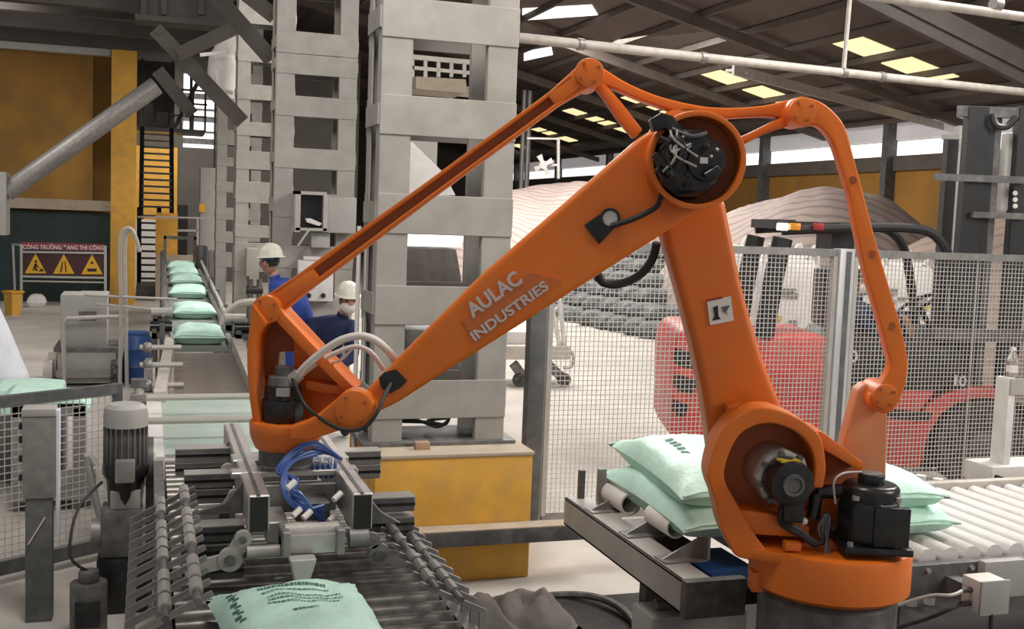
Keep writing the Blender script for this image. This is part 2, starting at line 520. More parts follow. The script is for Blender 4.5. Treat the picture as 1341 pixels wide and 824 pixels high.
# back of the aisle: dark wall with a bright opening, yellow panel behind the stair
xl, xr, zl, zh = at(240, 150, y=33.5).x, at(290, 150, y=33.5).x, at(262, 194, y=33.5).z, at(262, 96, y=33.5).z
wa = struct('wall_aisle', MB().box((-0.8, 33.5, 0), (xl, 33.8, 6.8)).box((xr, 33.5, 0), (6, 33.8, 6.8)).box((xl, 33.5, 0), (xr, 33.8, zl)).box((xl, 33.5, zh), (xr, 33.8, 6.8)), WALLG)
zy1, zy2 = at(205, 192, y=33.4).z, at(205, 288, y=33.4).z
MB().box((-0.79, 33.4, zy2), (at(232, 250, y=33.4).x, 33.5, zy1)).build('yellow_panel', YELLOW, wa)
MB().box((-0.79, 33.4, 0), (at(232, 250, y=33.4).x, 33.5, zy2)).build('pale_panel', WHITE, wa)
struct('window_%d' % (n + 2), MB().box((xl, 33.9, zl), (xr, 33.95, zh)), SKYW)
for k in range(5):
    z = zl + 0.12 + k * 0.32
    MB().box((xl, 33.6, z), (xr, 33.7, z + (0.06 if k % 2 else 0.16))).build('louvre', STEEL_D, wa)
def roof_hit(px, py, dz=-0.03):
    d = ray(px, py)
    t = (9.5 + dz - CAMZ) / (d.z + 0.25 * d.x)
    return CO + d * t
for k, q in enumerate((((684, 12), (775, 7), (783, 20), (684, 27)), ((686, 68), (722, 62), (724, 72), (686, 80)))):
    struct('window_%d' % (n + 3 + k), MB().prism([roof_hit(*p) for p in q], (0, 0, 0.02)), SKYW)
# mezzanine over the bay
mz = struct('trim_3', MB().box((-9, 18.8, 5.75), (1.1, 26.5, 5.95)), ROOFM)
for y in (19.2, 21.2, 23.2, 25.2):
    MB().box((-9, y - 0.1, 5.42), (1.1, y + 0.1, 5.75)).build('joist', DARKB, mz)
MB().box((-9, 18.7, 5.2), (1.1, 18.95, 5.75)).build('edge_beam', DARKB, mz)
# round silo front in the bay
m = MB()
m.cyl((-3.1, 27.9, 2.22), (-3.1, 27.9, 5.7), 1.85, n=48)
silo = m.single('storage_silo', WALLY, 'dirty yellow curved silo front behind the dark green sheet', 'silo')

# ---------------------------------------------------------------- yellow post, brace, struts
m = MB().box((-0.77, 25.3, 0), (-0.26, 25.75, 5.5))
m.single('building_post', YELLOW, 'tall square yellow post beside the dark steel stair', 'post', bevel=0.02)
a, b = at(8, 252, y=21.5), at(205, 112, y=21.5)
MB().cyl(a, b, 0.17, n=14).single('brace_pipe', STEEL, 'thick grey slanting pipe crossing in front of the yellow silo', 'pipe')
m = MB().box((a.x - 0.6, 21.2, a.z - 0.75), (a.x + 0.03, 21.8, a.z + 0.35)).box((a.x - 0.6, 21.3, 0), (a.x - 0.3, 21.7, a.z))
m.single('brace_footing', CAB, 'grey block column carrying the lower end of the slanting pipe', 'post')
def strut(name, p0, p1, y, w, label, matr=DARKB, y2=None):
    t = thing(name, label, 'beam', at(*p0, y=y))
    a, b = at(*p0, y=y), at(*p1, y=y2 or y)
    q = MB().bar(a, b, w, w * 0.25, (0, 1, 0)).bar(a + Vector((0, 0.1, 0)), b + Vector((0, 0.1, 0)), w * 0.25, w, (0, 1, 0))
    q.build('angle_bar', matr, t)
    d = (b - a).normalized()
    for e in (a.lerp(b, 0.04), a.lerp(b, 0.96)):
        MB().cyl(e + Vector((0, -w * .2, 0)), e + Vector((0, 0.06, 0)), 0.03, n=8).build('bolt', matr, t)
    return t
strut('roof_strut', (203, 38), (318, 160), 15.2, 0.19, 'brown slanting roof strut ending at the third lattice column')
strut('roof_strut', (283, -5), (356, 78), 13.0, 0.18, 'brown slanting strut ending at the second lattice column')
strut('roof_strut', (322, -8), (360, 22), 13.2, 0.17, 'short brown strut at the top edge beside the second lattice column')
strut('roof_strut', (232, 72), (318, 32), 14.8, 0.17, 'brown strut rising across the white curved duct')
strut('roof_strut', (206, 92), (252, 150), 18.0, 0.2, 'dark strut slanting down toward the stair landing')
m = MB()
m.tube([at(318, 36, y=17.9), at(299, 62, y=18), at(292, 95, y=18.1), at(297, 135, y=18.2)], [0.13] * 3 + [0.2] * 3 + [0.24] * 6 + [0.17] * 2, n=14)
m.cyl(at(318, 36, y=17.9), at(318, 36, y=17.9) + Vector((0, 0, 4.0)), 0.02, n=8)
m.single('air_duct', WHITE, 'white curved duct hanging between the roof struts', 'duct')
m = MB().bar(at(268, 112, y=17.5), at(305, 122, y=17.5), 0.05, 0.05).bar(at(283, 92, y=17.5), at(287, 118, y=17.5), 0.05, 0.05).bar(at(262, 72, y=17.5), at(300, 68, y=17.5), 0.05, 0.05)
m.single('pipe_bracket', WHITE, 'small white tube bracket in front of the curved duct', 'bracket')

Yb = 18.4
t = thing('hopper_bin', 'dark steel bin above the stair at the mezzanine edge', 'hopper', at(250, 30, y=Yb))
p, q = at(186, 24, y=Yb), at(302, -20, y=Yb)
MB().box((p.x, Yb - 0.3, p.z), (q.x, Yb + 0.2, q.z)).build('bin_wall', DARKB, t)
for px in (188, 214, 262, 300):
    a = at(px, 24, y=Yb)
    MB().box((a.x - 0.04, Yb - 0.36, a.z), (a.x + 0.04, Yb - 0.3, q.z)).build('rib', DARKB, t)
MB().box((p.x - 0.1, Yb - 0.38, p.z - 0.08), (q.x + 0.3, Yb + 0.2, p.z)).build('bottom_flange', DARKB, t)
# pipes and braces under the roof
t = thing('service_pipe', 'dusty white pipe slung under the roof, passing over the orange arm', 'pipe', at(683, 50, y=9))
a, b = at(676, 49, y=9), at(1345, 121, y=10.2)
d = (b - a) / (b.x - a.x)
MB().cyl(a - d * 1.0, a + d * (17.8 - a.x), 0.042, n=12).build('pipe', PIPEW, t)
for px in (741, 877, 1058, 1112):
    k = (px - 676) / (1345 - 676)
    c = a.lerp(b, k)
    d = (b - a).normalized()
    MB().cyl(c - d * 0.03, c + d * 0.03, 0.052, n=12).build('clamp', STEEL, t)
c = a.lerp(b, (1058 - 676) / 669)
MB().cyl(c, (c.x + 0.12, c.y, roof_z(c.x + 0.12) - 0.02), 0.022, n=8).build('hanger_rod', PIPEW, t)
t = thing('service_pipe', 'dusty white pipe cutting the top corner above the skylights', 'pipe', at(1165, 0, y=7))
a, b = at(1120, -8, y=7), at(1375, 27, y=7)
d = (b - a) / (b.x - a.x)
MB().cyl(a - d * 6, a + d * (17.8 - a.x), 0.035, n=12).build('pipe', PIPEW, t)
for x in (1.5, 8.5, 14.0):
    c = a + d * (x - a.x)
    MB().cyl(c, (x, c.y, roof_z(x) - 0.02), 0.012, n=8).build('hanger_rod', PIPEW, t)
MB().cyl(at(1300, 5, y=7), at(1310, 7, y=7), 0.05, n=12).build('clamp', STEEL, t)
strut('roof_brace', (960, 91), (1236, 166), 16.2, 0.17, 'dusty brown brace running down to the bright wall strip', PIPEW, 22.2)
strut('roof_brace', (1010, -77), (1500, 171), 10.3, 0.34, 'heavy dark brace below the top white pipe')

# wall fan on its bracket
t = thing('wall_fan', 'small white fan on a bracket beside the tall pipes', 'fan', at(712, 218, y=30))
c = at(712, 216, y=30)
MB().cyl(c, c + Vector((0, 0.15, 0)), 0.12, n=16).build('motor_housing', WHITE, t)
q = MB()
for k in range(4):
    an = k * PI / 2 + 0.5
    d = Vector((math.cos(an), 0, math.sin(an)))
    e = Vector((-math.sin(an), 0.25, math.cos(an)))
    MB().prism([c + d * 0.06 - e * 0.04, c + d * 0.30 - e * 0.08, c + d * 0.30 + e * 0.08, c + d * 0.06 + e * 0.04], (0, 0.012, 0)).build('blade', WHITE, t)
MB().bar(at(731, 182, y=30), at(731, 234, y=30), 0.07, 0.07).bar(at(690, 181, y=30), at(731, 182, y=30), 0.05, 0.05).bar(c + Vector((0, 0.2, 0)), at(731, 216, y=30), 0.06, 0.06).build('bracket', WHITE, t)

# ---------------------------------------------------------------- lattice columns
CX0, CX1, CD = 1.30, 2.145, 0.42
def column(y, base, cy, zs, label, x0=CX0, x1=CX1, oi=True):
    t = thing('lattice_column', label, 'column', ((x0 + x1) / 2, y, base), group=None)
    top = 8.9
    lw = 0.19
    for xa, xb in ((x0, x0 + lw), (x1 - lw, x1)):
        # each leg: outer face plate with a return, dark inside
        MB().box((xa, y, base), (xb, y + 0.06, top)).box((xa, y + CD - 0.06, base), (xb, y + CD, top)).box((xa if xa == x0 else xb - 0.015, y + 0.06, base), (xa + 0.015 if xa == x0 else xb, y + 0.12, top)).box((xa if xa == x0 else xb - 0.015, y + CD - 0.12, base), (xa + 0.015 if xa == x0 else xb, y + CD - 0.06, top)).build('leg', COLUMN, t, bevel=0.006, seg=1)
    for xm in (x0 + 0.05, x1 - 0.05):
        MB().box((xm - 0.004, y + 0.065, base + 0.03), (xm + 0.004, y + CD - 0.065, top)).build('slot_shade_plate', BLACK, t)  # added black plate, paints the shade inside the side slots
    for (za, zb) in zs:
        MB().box((x0 - 0.002, y - 0.009, za), (x1 + 0.002, y + 0.0, zb)).build('batten_plate', COLUMN, t, bevel=0.004, seg=1)
        MB().box((x0, y + CD, za), (x1, y + CD + 0.015, zb)).build('batten_plate', COLUMN_SHADE, t)
        for xs in (x0 - 0.012, x1):
            MB().box((xs, y + 0.02, za + 0.06), (xs + 0.012, y + CD - 0.02, zb - 0.05)).build('side_plate', COLUMN, t)
    MB().box((x0 - 0.06, y - 0.06, base), (x1 + 0.06, y + CD + 0.06, base + 0.022)).build('base_plate', STEEL_D, t)
    return t
def zy(py, y): return at(575, py, y=y).z
zs1 = [(zy(548, 6.56), zy(498, 6.56)), (zy(426, 6.56), zy(375, 6.56)), (zy(308, 6.56), zy(256, 6.56)), (zy(180, 6.56), zy(128, 6.56)), (zy(54, 6.56), zy(1, 6.56))]
st = zs1[3][0] - zs1[2][0]
while zs1[-1][1] < 8.7:
    a, b = zs1[-1]
    zs1.append((a + st, b + st))
column(6.562, 0.785, 0, zs1, 'big grey lattice column standing on the yellow plinth')
def z2(py): return at(412, py, y=11.7).z
zs2 = [(z2(420), z2(390)), (z2(352), z2(322)), (z2(286), z2(254)), (z2(222), z2(195)), (z2(154), z2(127)), (z2(72), z2(43)), (z2(99), z2(72.6))]
zz = z2(43) + 0.40
while zz < 8.6:
    zs2.append((zz, zz + 0.22)); zz += 0.55
column(11.7, 0.02, 0, zs2, 'grey lattice column with the screen box hung on it', CX0 - 0.07, CX1 - 0.08)
def zlist(y, pts, px):
    out = []
    for a, b in pts:
        out.append((at(px, a, y=y).z, at(px, b, y=y).z))
    z = out[-1][1] + 0.33
    while z < 8.6:
        out.append((z, z + 0.22)); z += 0.55
    return out
column(17.0, 0.02, 0, zlist(17.0, [(356, 318), (311, 295), (266, 238), (222, 198), (178, 160)], 330), 'third grey lattice column, behind the worker in the bright blue suit', CX0 - 0.07, CX1 - 0.08)
column(22.3, 0.02, 0, zlist(22.3, [(350, 330), (318, 303), (288, 272), (252, 238), (218, 206), (190, 170)], 298), 'farthest grey lattice column, thin and half covered by the third', CX0 - 0.05, CX1 - 0.06)
for (y, lb) in ((11.7, 'low concrete pad under the column with the screen box'), (17.0, 'low concrete pad under the third lattice column'), (22.3, 'low concrete pad under the farthest lattice column')):
    MB().box((CX0 - 0.25, y - 0.2, 0), (CX1 + 0.15, y + 0.65, 0.02)).single('column_pad', DUSTTOP, lb, 'pad')

t = thing('column_plinth', 'yellow painted concrete plinth with a dusty top', 'plinth', (1.74, 6.7, 0))
MB().box((1.27, 6.27, 0.0), (2.245, 7.15, 0.77)).build('block', YELLOW, t, bevel=0.012)
MB().box((1.262, 6.262, 0.762), (2.253, 7.155, 0.785)).build('dusty_cap', DUSTTOP, t, bevel=0.006)
# paint sheet mark
MB().box((1.70, 6.262, 0.22), (1.722, 6.27, 0.30)).build('paper_tag', LABELW, t)
MB().box((1.54, 6.40, 0.785), (1.63, 6.46, 0.83)).single('wood_block', WOOD, 'small reddish wood block on the yellow plinth', 'block', bevel=0.004)
q = MB().tube([at(523, 552, y=6.9), at(560, 553, y=6.75), at(582, 556, y=6.7), at(585, 548, y=6.72), at(560, 551, y=6.9)], 0.011)
q.tube([at(523, 549, y=6.85), at(548, 551, y=6.7), at(572, 559, y=6.7), at(586, 552, y=6.7), at(588, 546, y=6.85)], 0.011)
q.single('cable_loop', RUBBER, 'black cable loop drooping inside the foot of the big column', 'cable')

# things glimpsed through the big column
c = at(590, 225, y=9.2)
m = MB().prism([at(528, 186, y=9.2), at(540, 186, y=9.2), at(582, 227, y=9.2), at(597, 256, y=9.2), at(528, 256, y=9.2)], (0, 0.4, 0))
t = thing('feed_hopper', 'white hopper with a slanting edge seen through the big column', 'hopper', at(560, 256, y=9.2))
m.build('hopper_body', WHITE, t, bevel=0.01)
for px in (513, 650):
    x = at(px, 400, y=9.3).x
    MB().box((x - 0.05, 9.25, 0), (x + 0.05, 9.35, at(560, 256, y=9.3).z)).build('leg', STEEL_D, t)
MB().box((at(513, 257, y=9.3).x, 9.22, at(560, 262, y=9.3).z), (at(650, 257, y=9.3).x, 9.38, at(560, 256, y=9.3).z)).build('bearer', STEEL, t)
MB().box((at(535, 186, y=9.7).x, 9.7, at(560, 255, y=9.7).z), (at(573, 186, y=9.7).x, 9.9, at(560, 180, y=9.7).z)).build('grey_back_plate', CAB, t)
m = MB().prism([at(545, 100, y=9.5), at(610, 104, y=9.5), at(612, 122, y=9.5), at(545, 116, y=9.5)], (0, 0.5, 0))
t = thing('walkway', 'dusty walkway deck with a rail seen high through the big column', 'walkway', at(575, 118, y=9.5))
m.build('deck', DUSTTOP, t)
for px in (513, 650):
    x = at(px, 110, y=9.75).x
    MB().box((x - 0.05, 9.7, 0), (x + 0.05, 9.8, at(560, 110, y=9.75).z)).build('leg', STEEL_D, t)
MB().box((at(513, 116, y=9.75).x, 9.6, at(560, 121, y=9.75).z), (at(650, 116, y=9.75).x, 9.9, at(560, 112, y=9.75).z)).build('bearer', STEEL, t)
for i in range(5):
    px = 540 + i * 17
    MB().bar(at(px, 78, y=9.9), at(px, 101, y=9.9), 0.03, 0.03).build('baluster', STEEL_L, t)
MB().bar(at(533, 74, y=9.9), at(620, 82, y=9.9), 0.04, 0.04).bar(at(533, 88, y=9.9), at(620, 96, y=9.9), 0.03, 0.03).build('handrail', STEEL_L, t)
t = thing('batten_lamp', 'lit white batten lamp seen through the big column', 'lamp', at(565, 312, y=9.0))
MB().prism([at(527, 304, y=9.0), at(607, 309, y=9.0), at(604, 324, y=9.0), at(530, 322, y=9.0)], (0, 0.25, 0)).build('reflector', SKYW, t)
MB().ball(at(572, 315, y=8.94), 0.03).build('bulb', LAMPW, t)
m = MB().prism([at(529, 325, y=8.6), at(598, 326, y=8.6), at(606, 372, y=8.6), at(529, 372, y=8.6)], (0, 0.5, 0))
t = thing('crusher_machine', 'dark grey hooded machine seen through the big column below the lamp', 'machine', at(565, 500, y=8.6))
m.build('hood', CLOTHG, t, bevel=0.02)
for px in (511, 652):
    x = at(px, 400, y=8.7).x
    MB().box((x - 0.06, 8.62, 0), (x + 0.06, 8.78, at(560, 372, y=8.7).z)).build('leg', STEEL_D, t)
MB().box((at(511, 380, y=8.7).x, 8.6, at(560, 380, y=8.7).z), (at(652, 380, y=8.7).x, 8.8, at(560, 372, y=8.7).z)).build('bearer', STEEL_D, t)
m = MB().prism([at(533, 432, y=8.4), at(606, 436, y=8.4), at(606, 496, y=8.4), at(533, 496, y=8.4)], (0, 0.5, 0))
m.build('base', STEEL_D, t, bevel=0.02)
MB().box((at(511, 500, y=8.7).x, 8.6, at(560, 506, y=8.7).z), (at(652, 500, y=8.7).x, 8.8, at(560, 498, y=8.7).z)).build('bearer', STEEL_D, t)
# tall pipes at the big column's edge
for i, (px, r, lb) in enumerate(((684, 0.075, 'thin tall grey pipe close beside the big column'), (691, 0.085, 'second thin tall pipe, a little away from the big column'))):
    a = at(px, 200, y=33.5)
    MB().cyl((a.x, 33.5, 0), (a.x, 33.5, 6.2), r, n=10).single('riser_pipe', STEEL, lb, 'pipe')

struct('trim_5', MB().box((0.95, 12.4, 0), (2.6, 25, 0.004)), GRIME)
# ---------------------------------------------------------------- stair
t = thing('steel_stair', 'dark steel stair with open treads beside the yellow post', 'stairs', (0.2, 27.2, 0))
for (x0, x1, z0, z1, y0, y1, k) in ((-0.16, 0.52, 2.05, 3.95, 27.2, 28.6, 12), (-0.20, 0.24, 0.3, 2.0, 28.4, 27.2, 10)):
    for xs in (x0, x1):
        MB().bar((xs, y0, z0 - 0.15), (xs, y1, z1 + 0.05), 0.10, 0.22, (0, 1, 0)).build('stringer', BLACK, t)
    for i in range(k):
        f = (i + 0.5) / k
        z, y = z0 + (z1 - z0) * f, y0 + (y1 - y0) * f
        MB().box((x0, y - 0.1, z - 0.02), (x1, y + 0.1, z + 0.025)).build('tread', BLACK, t)
MB().box((-0.3, 28.5, 3.95), (1.3, 29.6, 4.05)).build('landing', BLACK, t)
MB().box((-0.25, 26.9, 0.0), (0.35, 28.5, 0.3)).build('plinth_step', STEEL_D, t)
for px in (236, 252, 268, 281):
    a = at(px, 196, y=28.6)
    MB().box((a.x - 0.025, 28.55, 2.3 if px == 281 else 4.0), (a.x + 0.025, 28.6, 5.0)).build('rail_post', BLACK, t)
for pz in (4.35, 4.65, 4.98):
    MB().box((0.45, 28.55, pz), (1.35, 28.6, pz + 0.045)).build('rail', BLACK, t)
MB().box((-0.2, 28.7, 4.05), (-0.14, 28.76, 5.7)).box((0.5, 28.7, 4.05), (0.56, 28.76, 5.7)).box((0.95, 29.0, 4.05), (1.02, 29.1, 5.7)).build('cage_post', BLACK, t)
MB().box((-0.3, 29.5, 4.05), (0.60, 29.55, 5.75)).build('cage_panel', BLACK, t)
MB().box((-0.12, 29.4, 4.15), (0.10, 29.45, 4.7)).box((0.18, 29.4, 4.12), (0.45, 29.45, 4.5)).build('cage_box', CLOTHG, t)
MB().bar((0.6, 29.2, 4.1), (1.3, 29.2, 5.6), 0.05, 0.1).build('cage_brace', BLACK, t)

# small yellow cabin wall at the far end of the conveyor
t = thing('filling_cabin', 'low cabin with a yellow wall behind the far end of the sack conveyor', 'cabin', (0.9, 29, 0))
MB().box((at(204, 280, y=26.5).x, 26.5, 1.05), (at(233, 280, y=26.5).x, 26.9, 2.0)).build('yellow_wall', YELLOW, t)
MB().box((at(204, 320, y=26.5).x, 26.4, 0), (at(256, 320, y=26.5).x, 26.95, 1.05)).build('pale_base', DUSTTOP, t)
MB().box((at(233, 280, y=26.7).x, 26.7, 1.05), (at(246, 280, y=26.7).x, 26.9, 2.2)).build('doorway', BLACK, t)
MB().bar(at(259, 285, y=26.0), at(259, 327, y=26.0), 0.05, 0.05).bar(at(233, 302, y=26.0), at(259, 302, y=26.0), 0.05, 0.05).bar(at(180, 284, y=26.0), at(300, 286, y=26.0), 0.04, 0.04).build('pipe_frame', STEEL_L, t)
m = MB().box((at(258, 325, y=21.3).x, 21.3, 0), (at(272, 325, y=21.3).x, 22.0, 1.45))
m.single('feed_motor_box', BLACK, 'black box at the far end of the sack conveyor', 'box', bevel=0.02)
m = MB().box((at(274, 320, y=23.3).x, 23.3, 0.0), (at(297, 320, y=23.3).x, 23.8, 1.3))
m.single('panel_box', CAB, 'grey box at the foot of the farthest column', 'box', bevel=0.02)
m = MB().box((at(262, 272, y=27.3).x, 27.3, 0.0), (at(290, 272, y=27.3).x, 27.8, 3.1))
m.single('back_machine', CAB, 'tall dusty grey machine behind the farthest column', 'machine', bevel=0.02)
MB().box((at(261, 270, y=27.2).x, 27.2, 2.05), (at(269, 270, y=27.2).x, 27.25, 2.25)).single('yellow_plate', SIGNY, 'small yellow plate on the tall dusty machine', 'sign')

# ---------------------------------------------------------------- sign board with three warning triangles
Y0 = 24.3
a, b = at(28, 327, y=Y0), at(137, 368, y=Y0)
t = thing('warning_board', 'maroon warning board with three yellow triangles on a tube frame', 'sign', ((a.x + b.x) / 2, Y0, 0))
MB().box((a.x, Y0, at(80, 361, y=Y0).z), (b.x, Y0 + 0.04, at(80, 332, y=Y0).z)).build('panel', SIGNBG, t)
MB().box((a.x, Y0, at(80, 327.5, y=Y0).z), (b.x, Y0 + 0.04, at(80, 318.5, y=Y0).z)).build('banner', SIGNR, t)
put_text('CÔNG TRƯỜNG ĐANG THI CÔNG', at(30, 326, y=Y0 - 0.005), at(136, 327.3, y=Y0 - 0.005), (0, -1, 0), LABELW, t, bold=0.012, height=0.115)
for k, cx in enumerate((46.5, 83.5, 120.5)):
    def q(dx, dy, o=0.006): return at(cx + dx, 346 + dy + k * 0.6, y=Y0 - o)
    tri = MB().prism([q(-14, 12), q(14, 12), q(0, -14)], (0, 0.006, 0)).build('warning_triangle', SIGNY, t)
    s = MB()
    if k == 0:
        s.ball(q(0.5, -3.5, 0.012), (0.025, 0.008, 0.025)).prism([q(-4, 8, .012), q(-1, -1, .012), q(2, -1, .012), q(1, 4, .012), q(3, 9, .012), q(0, 9, .012), q(-1, 5, .012), q(-2.5, 9, .012)], (0, 0.005, 0)).prism([q(4, 9.5, .012), q(11, 9.5, .012), q(8, 5, .012)], (0, 0.005, 0)).prism([q(1, 0, .012), q(5, 4, .012), q(5, 5, .012), q(0, 2, .012)], (0, 0.005, 0))
    elif k == 1:
        s.prism([q(-5, 10, .012), q(-2, -4, .012), q(-0.8, -4, .012), q(-1.6, 3, .012), q(-3, 10, .012)], (0, 0.005, 0)).prism([q(2, 10, .012), q(1.2, -5, .012), q(2.4, -5, .012), q(3.8, 10, .012)], (0, 0.005, 0))
    else:
        s.ball(q(0, -3, .012), (0.028, 0.008, 0.028)).prism([q(-6, 8.5, .012), q(6, 8.5, .012), q(6, 4.5, .012), q(-6, 4.5, .012)], (0, 0.005, 0))
    s.build('pictogram', BLACK, tri)
MB().bar(at(28, 320, y=Y0), (a.x, Y0, 0), 0.05, 0.05).bar(at(138, 322, y=Y0), (b.x + 0.02, Y0, 0), 0.05, 0.05).bar(at(28, 330, y=Y0 - .02), at(138, 331.5, y=Y0 - .02), 0.04, 0.04).bar(at(28, 362, y=Y0 - .02), at(138, 364, y=Y0 - .02), 0.04, 0.04).bar(at(28, 368, y=Y0), at(138, 370, y=Y0), 0.03, 0.03).bar(at(17, 320, y=Y0 + .4), (a.x - 0.15, Y0 + 0.4, 0), 0.04, 0.04).bar(at(17, 320, y=Y0 + .4), at(28, 321, y=Y0), 0.04, 0.04).build('tube_frame', STEEL_L, t)
t = thing('plastic_crate', 'small yellow bin on the floor near the warning board', 'bin', at(17, 413, z=0))
c = at(17, 413, z=0)
MB().lathe([(0.13, 0), (0.165, 0.42), (0.185, 0.42), (0.185, 0.46), (0.15, 0.46), (0.12, 0.05)], c, n=4).build('bin_body', YELLOW, t)
MB().ring(c + Vector((0, 0, 0.43)), c + Vector((0, 0, 0.465)), 0.2, 0.16, 4).build('rim', SIGNY, t)

# cloth sheet hanging at the picture's edge
m = MB()
q, fs = [], []
nu, nv = 18, 16
for j in range(nv):
    f = j / (nv - 1)
    for i in range(nu):
        u = i / (nu - 1)
        wdt = 0.35 + 0.75 * f
        an = u * PI
        c = at(-58, 330, y=12.5)
        x = c.x - 0.05 + wdt * 0.62 * math.sin(an) * (1 + 0.1 * math.sin(9 * u + 3 * f))
        y = 12.5 - 0.6 * math.cos(an) * (0.5 + f * 0.5) + 0.05 * math.sin(14 * u)
        q.append((x, y, 1.75 - f * 1.45))
for j in range(nv - 1):
    for i in range(nu - 1):
        a = j * nu + i
        fs.append((a, a + 1, a + nu + 1, a + nu))
m.add(q, fs)
o = m.single('dust_sheet', CLOTHW, 'pale blue-white cloth sheet hanging down at the edge of the view', 'cloth', smooth=80)
sm = o.modifiers.new('thick', 'SOLIDIFY')
sm.thickness = 0.012
c = at(-63, 330, y=12.5)
t = thing('sheet_stand', 'grey stand that holds the pale cloth sheet', 'stand', (c.x - 0.1, 12.5, 0))
MB().cyl((c.x - 0.1, 12.5, 0), (c.x - 0.1, 12.5, 1.9), 0.04).build('pole', CAB, t)
MB().box((c.x - 0.45, 12.2, 0), (c.x + 0.15, 12.8, 0.05)).build('foot', CAB, t)
# ================================================================ SACKS
def sack_parts(L, Wd, Hh, seed, ears=True):
    """pillow sack, long side along local y, base on z=0; returns builder and surface function"""
    rnd = random.Random(seed)
    ox, oy = rnd.uniform(0, 50), rnd.uniform(0, 50)
    def prof(s, t):
        p = max(0.0, (1 - abs(s) ** 3.2)) ** 0.5 * max(0.0, (1 - abs(t) ** 3.6)) ** 0.5
        return p
    def plan(s, t):
        x = s * Wd / 2 * (1 - 0.07 * (1 - abs(t) ** 2.5) * 0 - 0.05 * (1 - t * t) * (abs(s) > 0.99))
        y = t * L / 2 * (1 - 0.05 * (1 - s * s))
        k = 1 + 0.05 * (abs(s * t) ** 4)
        return x * k, y * k
    mid = Hh * 0.38
    def top(s, t):
        x, y = plan(s, t)
        n = noise.noise(Vector((x * 5 + ox, y * 5 + oy, 0))) * 0.022 + noise.noise(Vector((x * 16 + ox, y * 9 + oy, 3))) * 0.010
        cr = 0.012 * math.sin((abs(s) * 6 + abs(t) * 9) + ox) * (abs(s * t) ** 1.2)
        return Vector((x, y, mid + (Hh - mid) * prof(s, t) + (n + cr) * min(1, 3 * prof(s, t))))
    def bot(s, t):
        x, y = plan(s, t)
        return Vector((x, y, max(0.0, mid - mid * 1.25 * prof(s, t) ** 0.7)))
    nu, nv = 17, 25
    q, fs = [], []
    for fn in (top, bot):
        for j in range(nv):
            for i in range(nu):
                q.append(fn(-1 + 2 * i / (nu - 1), -1 + 2 * j / (nv - 1)))
    o = nu * nv
    for j in range(nv - 1):
        for i in range(nu - 1):
            a = j * nu + i
            fs += [(a, a + 1, a + nu + 1, a + nu), (o + a, o + a + nu, o + a + nu + 1, o + a + 1)]
    bd = [i for i in range(nu)] + [j * nu + nu - 1 for j in range(1, nv)] + [(nv - 1) * nu + i for i in range(nu - 2, -1, -1)] + [j * nu for j in range(nv - 2, 0, -1)]
    fs += [(bd[k], bd[(k + 1) % len(bd)], o + bd[(k + 1) % len(bd)], o + bd[k]) for k in range(len(bd))]
    m = MB().add(q, fs)
    return m, top
def dash(m, top, s0, s1, t, h, lift=0.003):
    a, b = top(s0, t), top(s1, t)
    c, d = top(s1, t + h), top(s0, t + h)
    z = Vector((0, 0, lift))
    m.add([a + z, b + z, c + z, d + z], [(0, 1, 2, 3)])
def sack_thing(loc, rz, L, Wd, Hh, seed, label, group, marks=None, tilt=0.0):
    t = thing('grain_sack', label, 'sack', loc, rz, group)
    t.rotation_euler = (tilt, 0, rz)
    m, top = sack_parts(L, Wd, Hh, seed)
    m.build('sack_body', SACK, t, world=False, smooth=70)
    # sewn end seam
    for e in (-1, 1):
        s = MB()
        P = [top(-0.97 + 1.94 * i / 8, e * 0.99) + Vector((0, 0, 0.002)) for i in range(9)]
        s.tube(P, 0.006, n=6, sub=1)
        s.build('end_seam', SACK, t, world=False)
    if marks:
        d = MB()
        marks(d, top)
        d.build('printed_text', PRINT, t, world=False, kind='stuff')
    return t

# ---------------------------------------------------------------- roller conveyor under the gripper
t = thing('roller_conveyor', 'dark roller conveyor running under the gripper', 'conveyor', (0.56, 4.4, 0))
RZ = 0.80
dr = MB().cyl((0.10, 0, 0), (1.04, 0, 0), 0.038, n=14).mesh('roller', DROLL)
y = 2.75
while y < 6.3:
    put(dr, 'roller', t, (-0.56, y - 4.4, RZ - 0.038))
    y += 0.105
for x in (0.04, 1.05):
    MB().box((x, 2.6, RZ - 0.16), (x + 0.05, 6.35, RZ - 0.02)).build('side_rail', STEEL_D, t)
for x in (0.05, 1.06):
    for y in (2.8, 4.5, 6.2):
        MB().box((x, y - 0.03, 0), (x + 0.04, y + 0.03, RZ - 0.16)).build('leg', STEEL_D, t)
MB().box((0.09, 2.65, RZ - 0.2), (1.05, 6.3, RZ - 0.12)).build('drip_tray', BLACK, t)

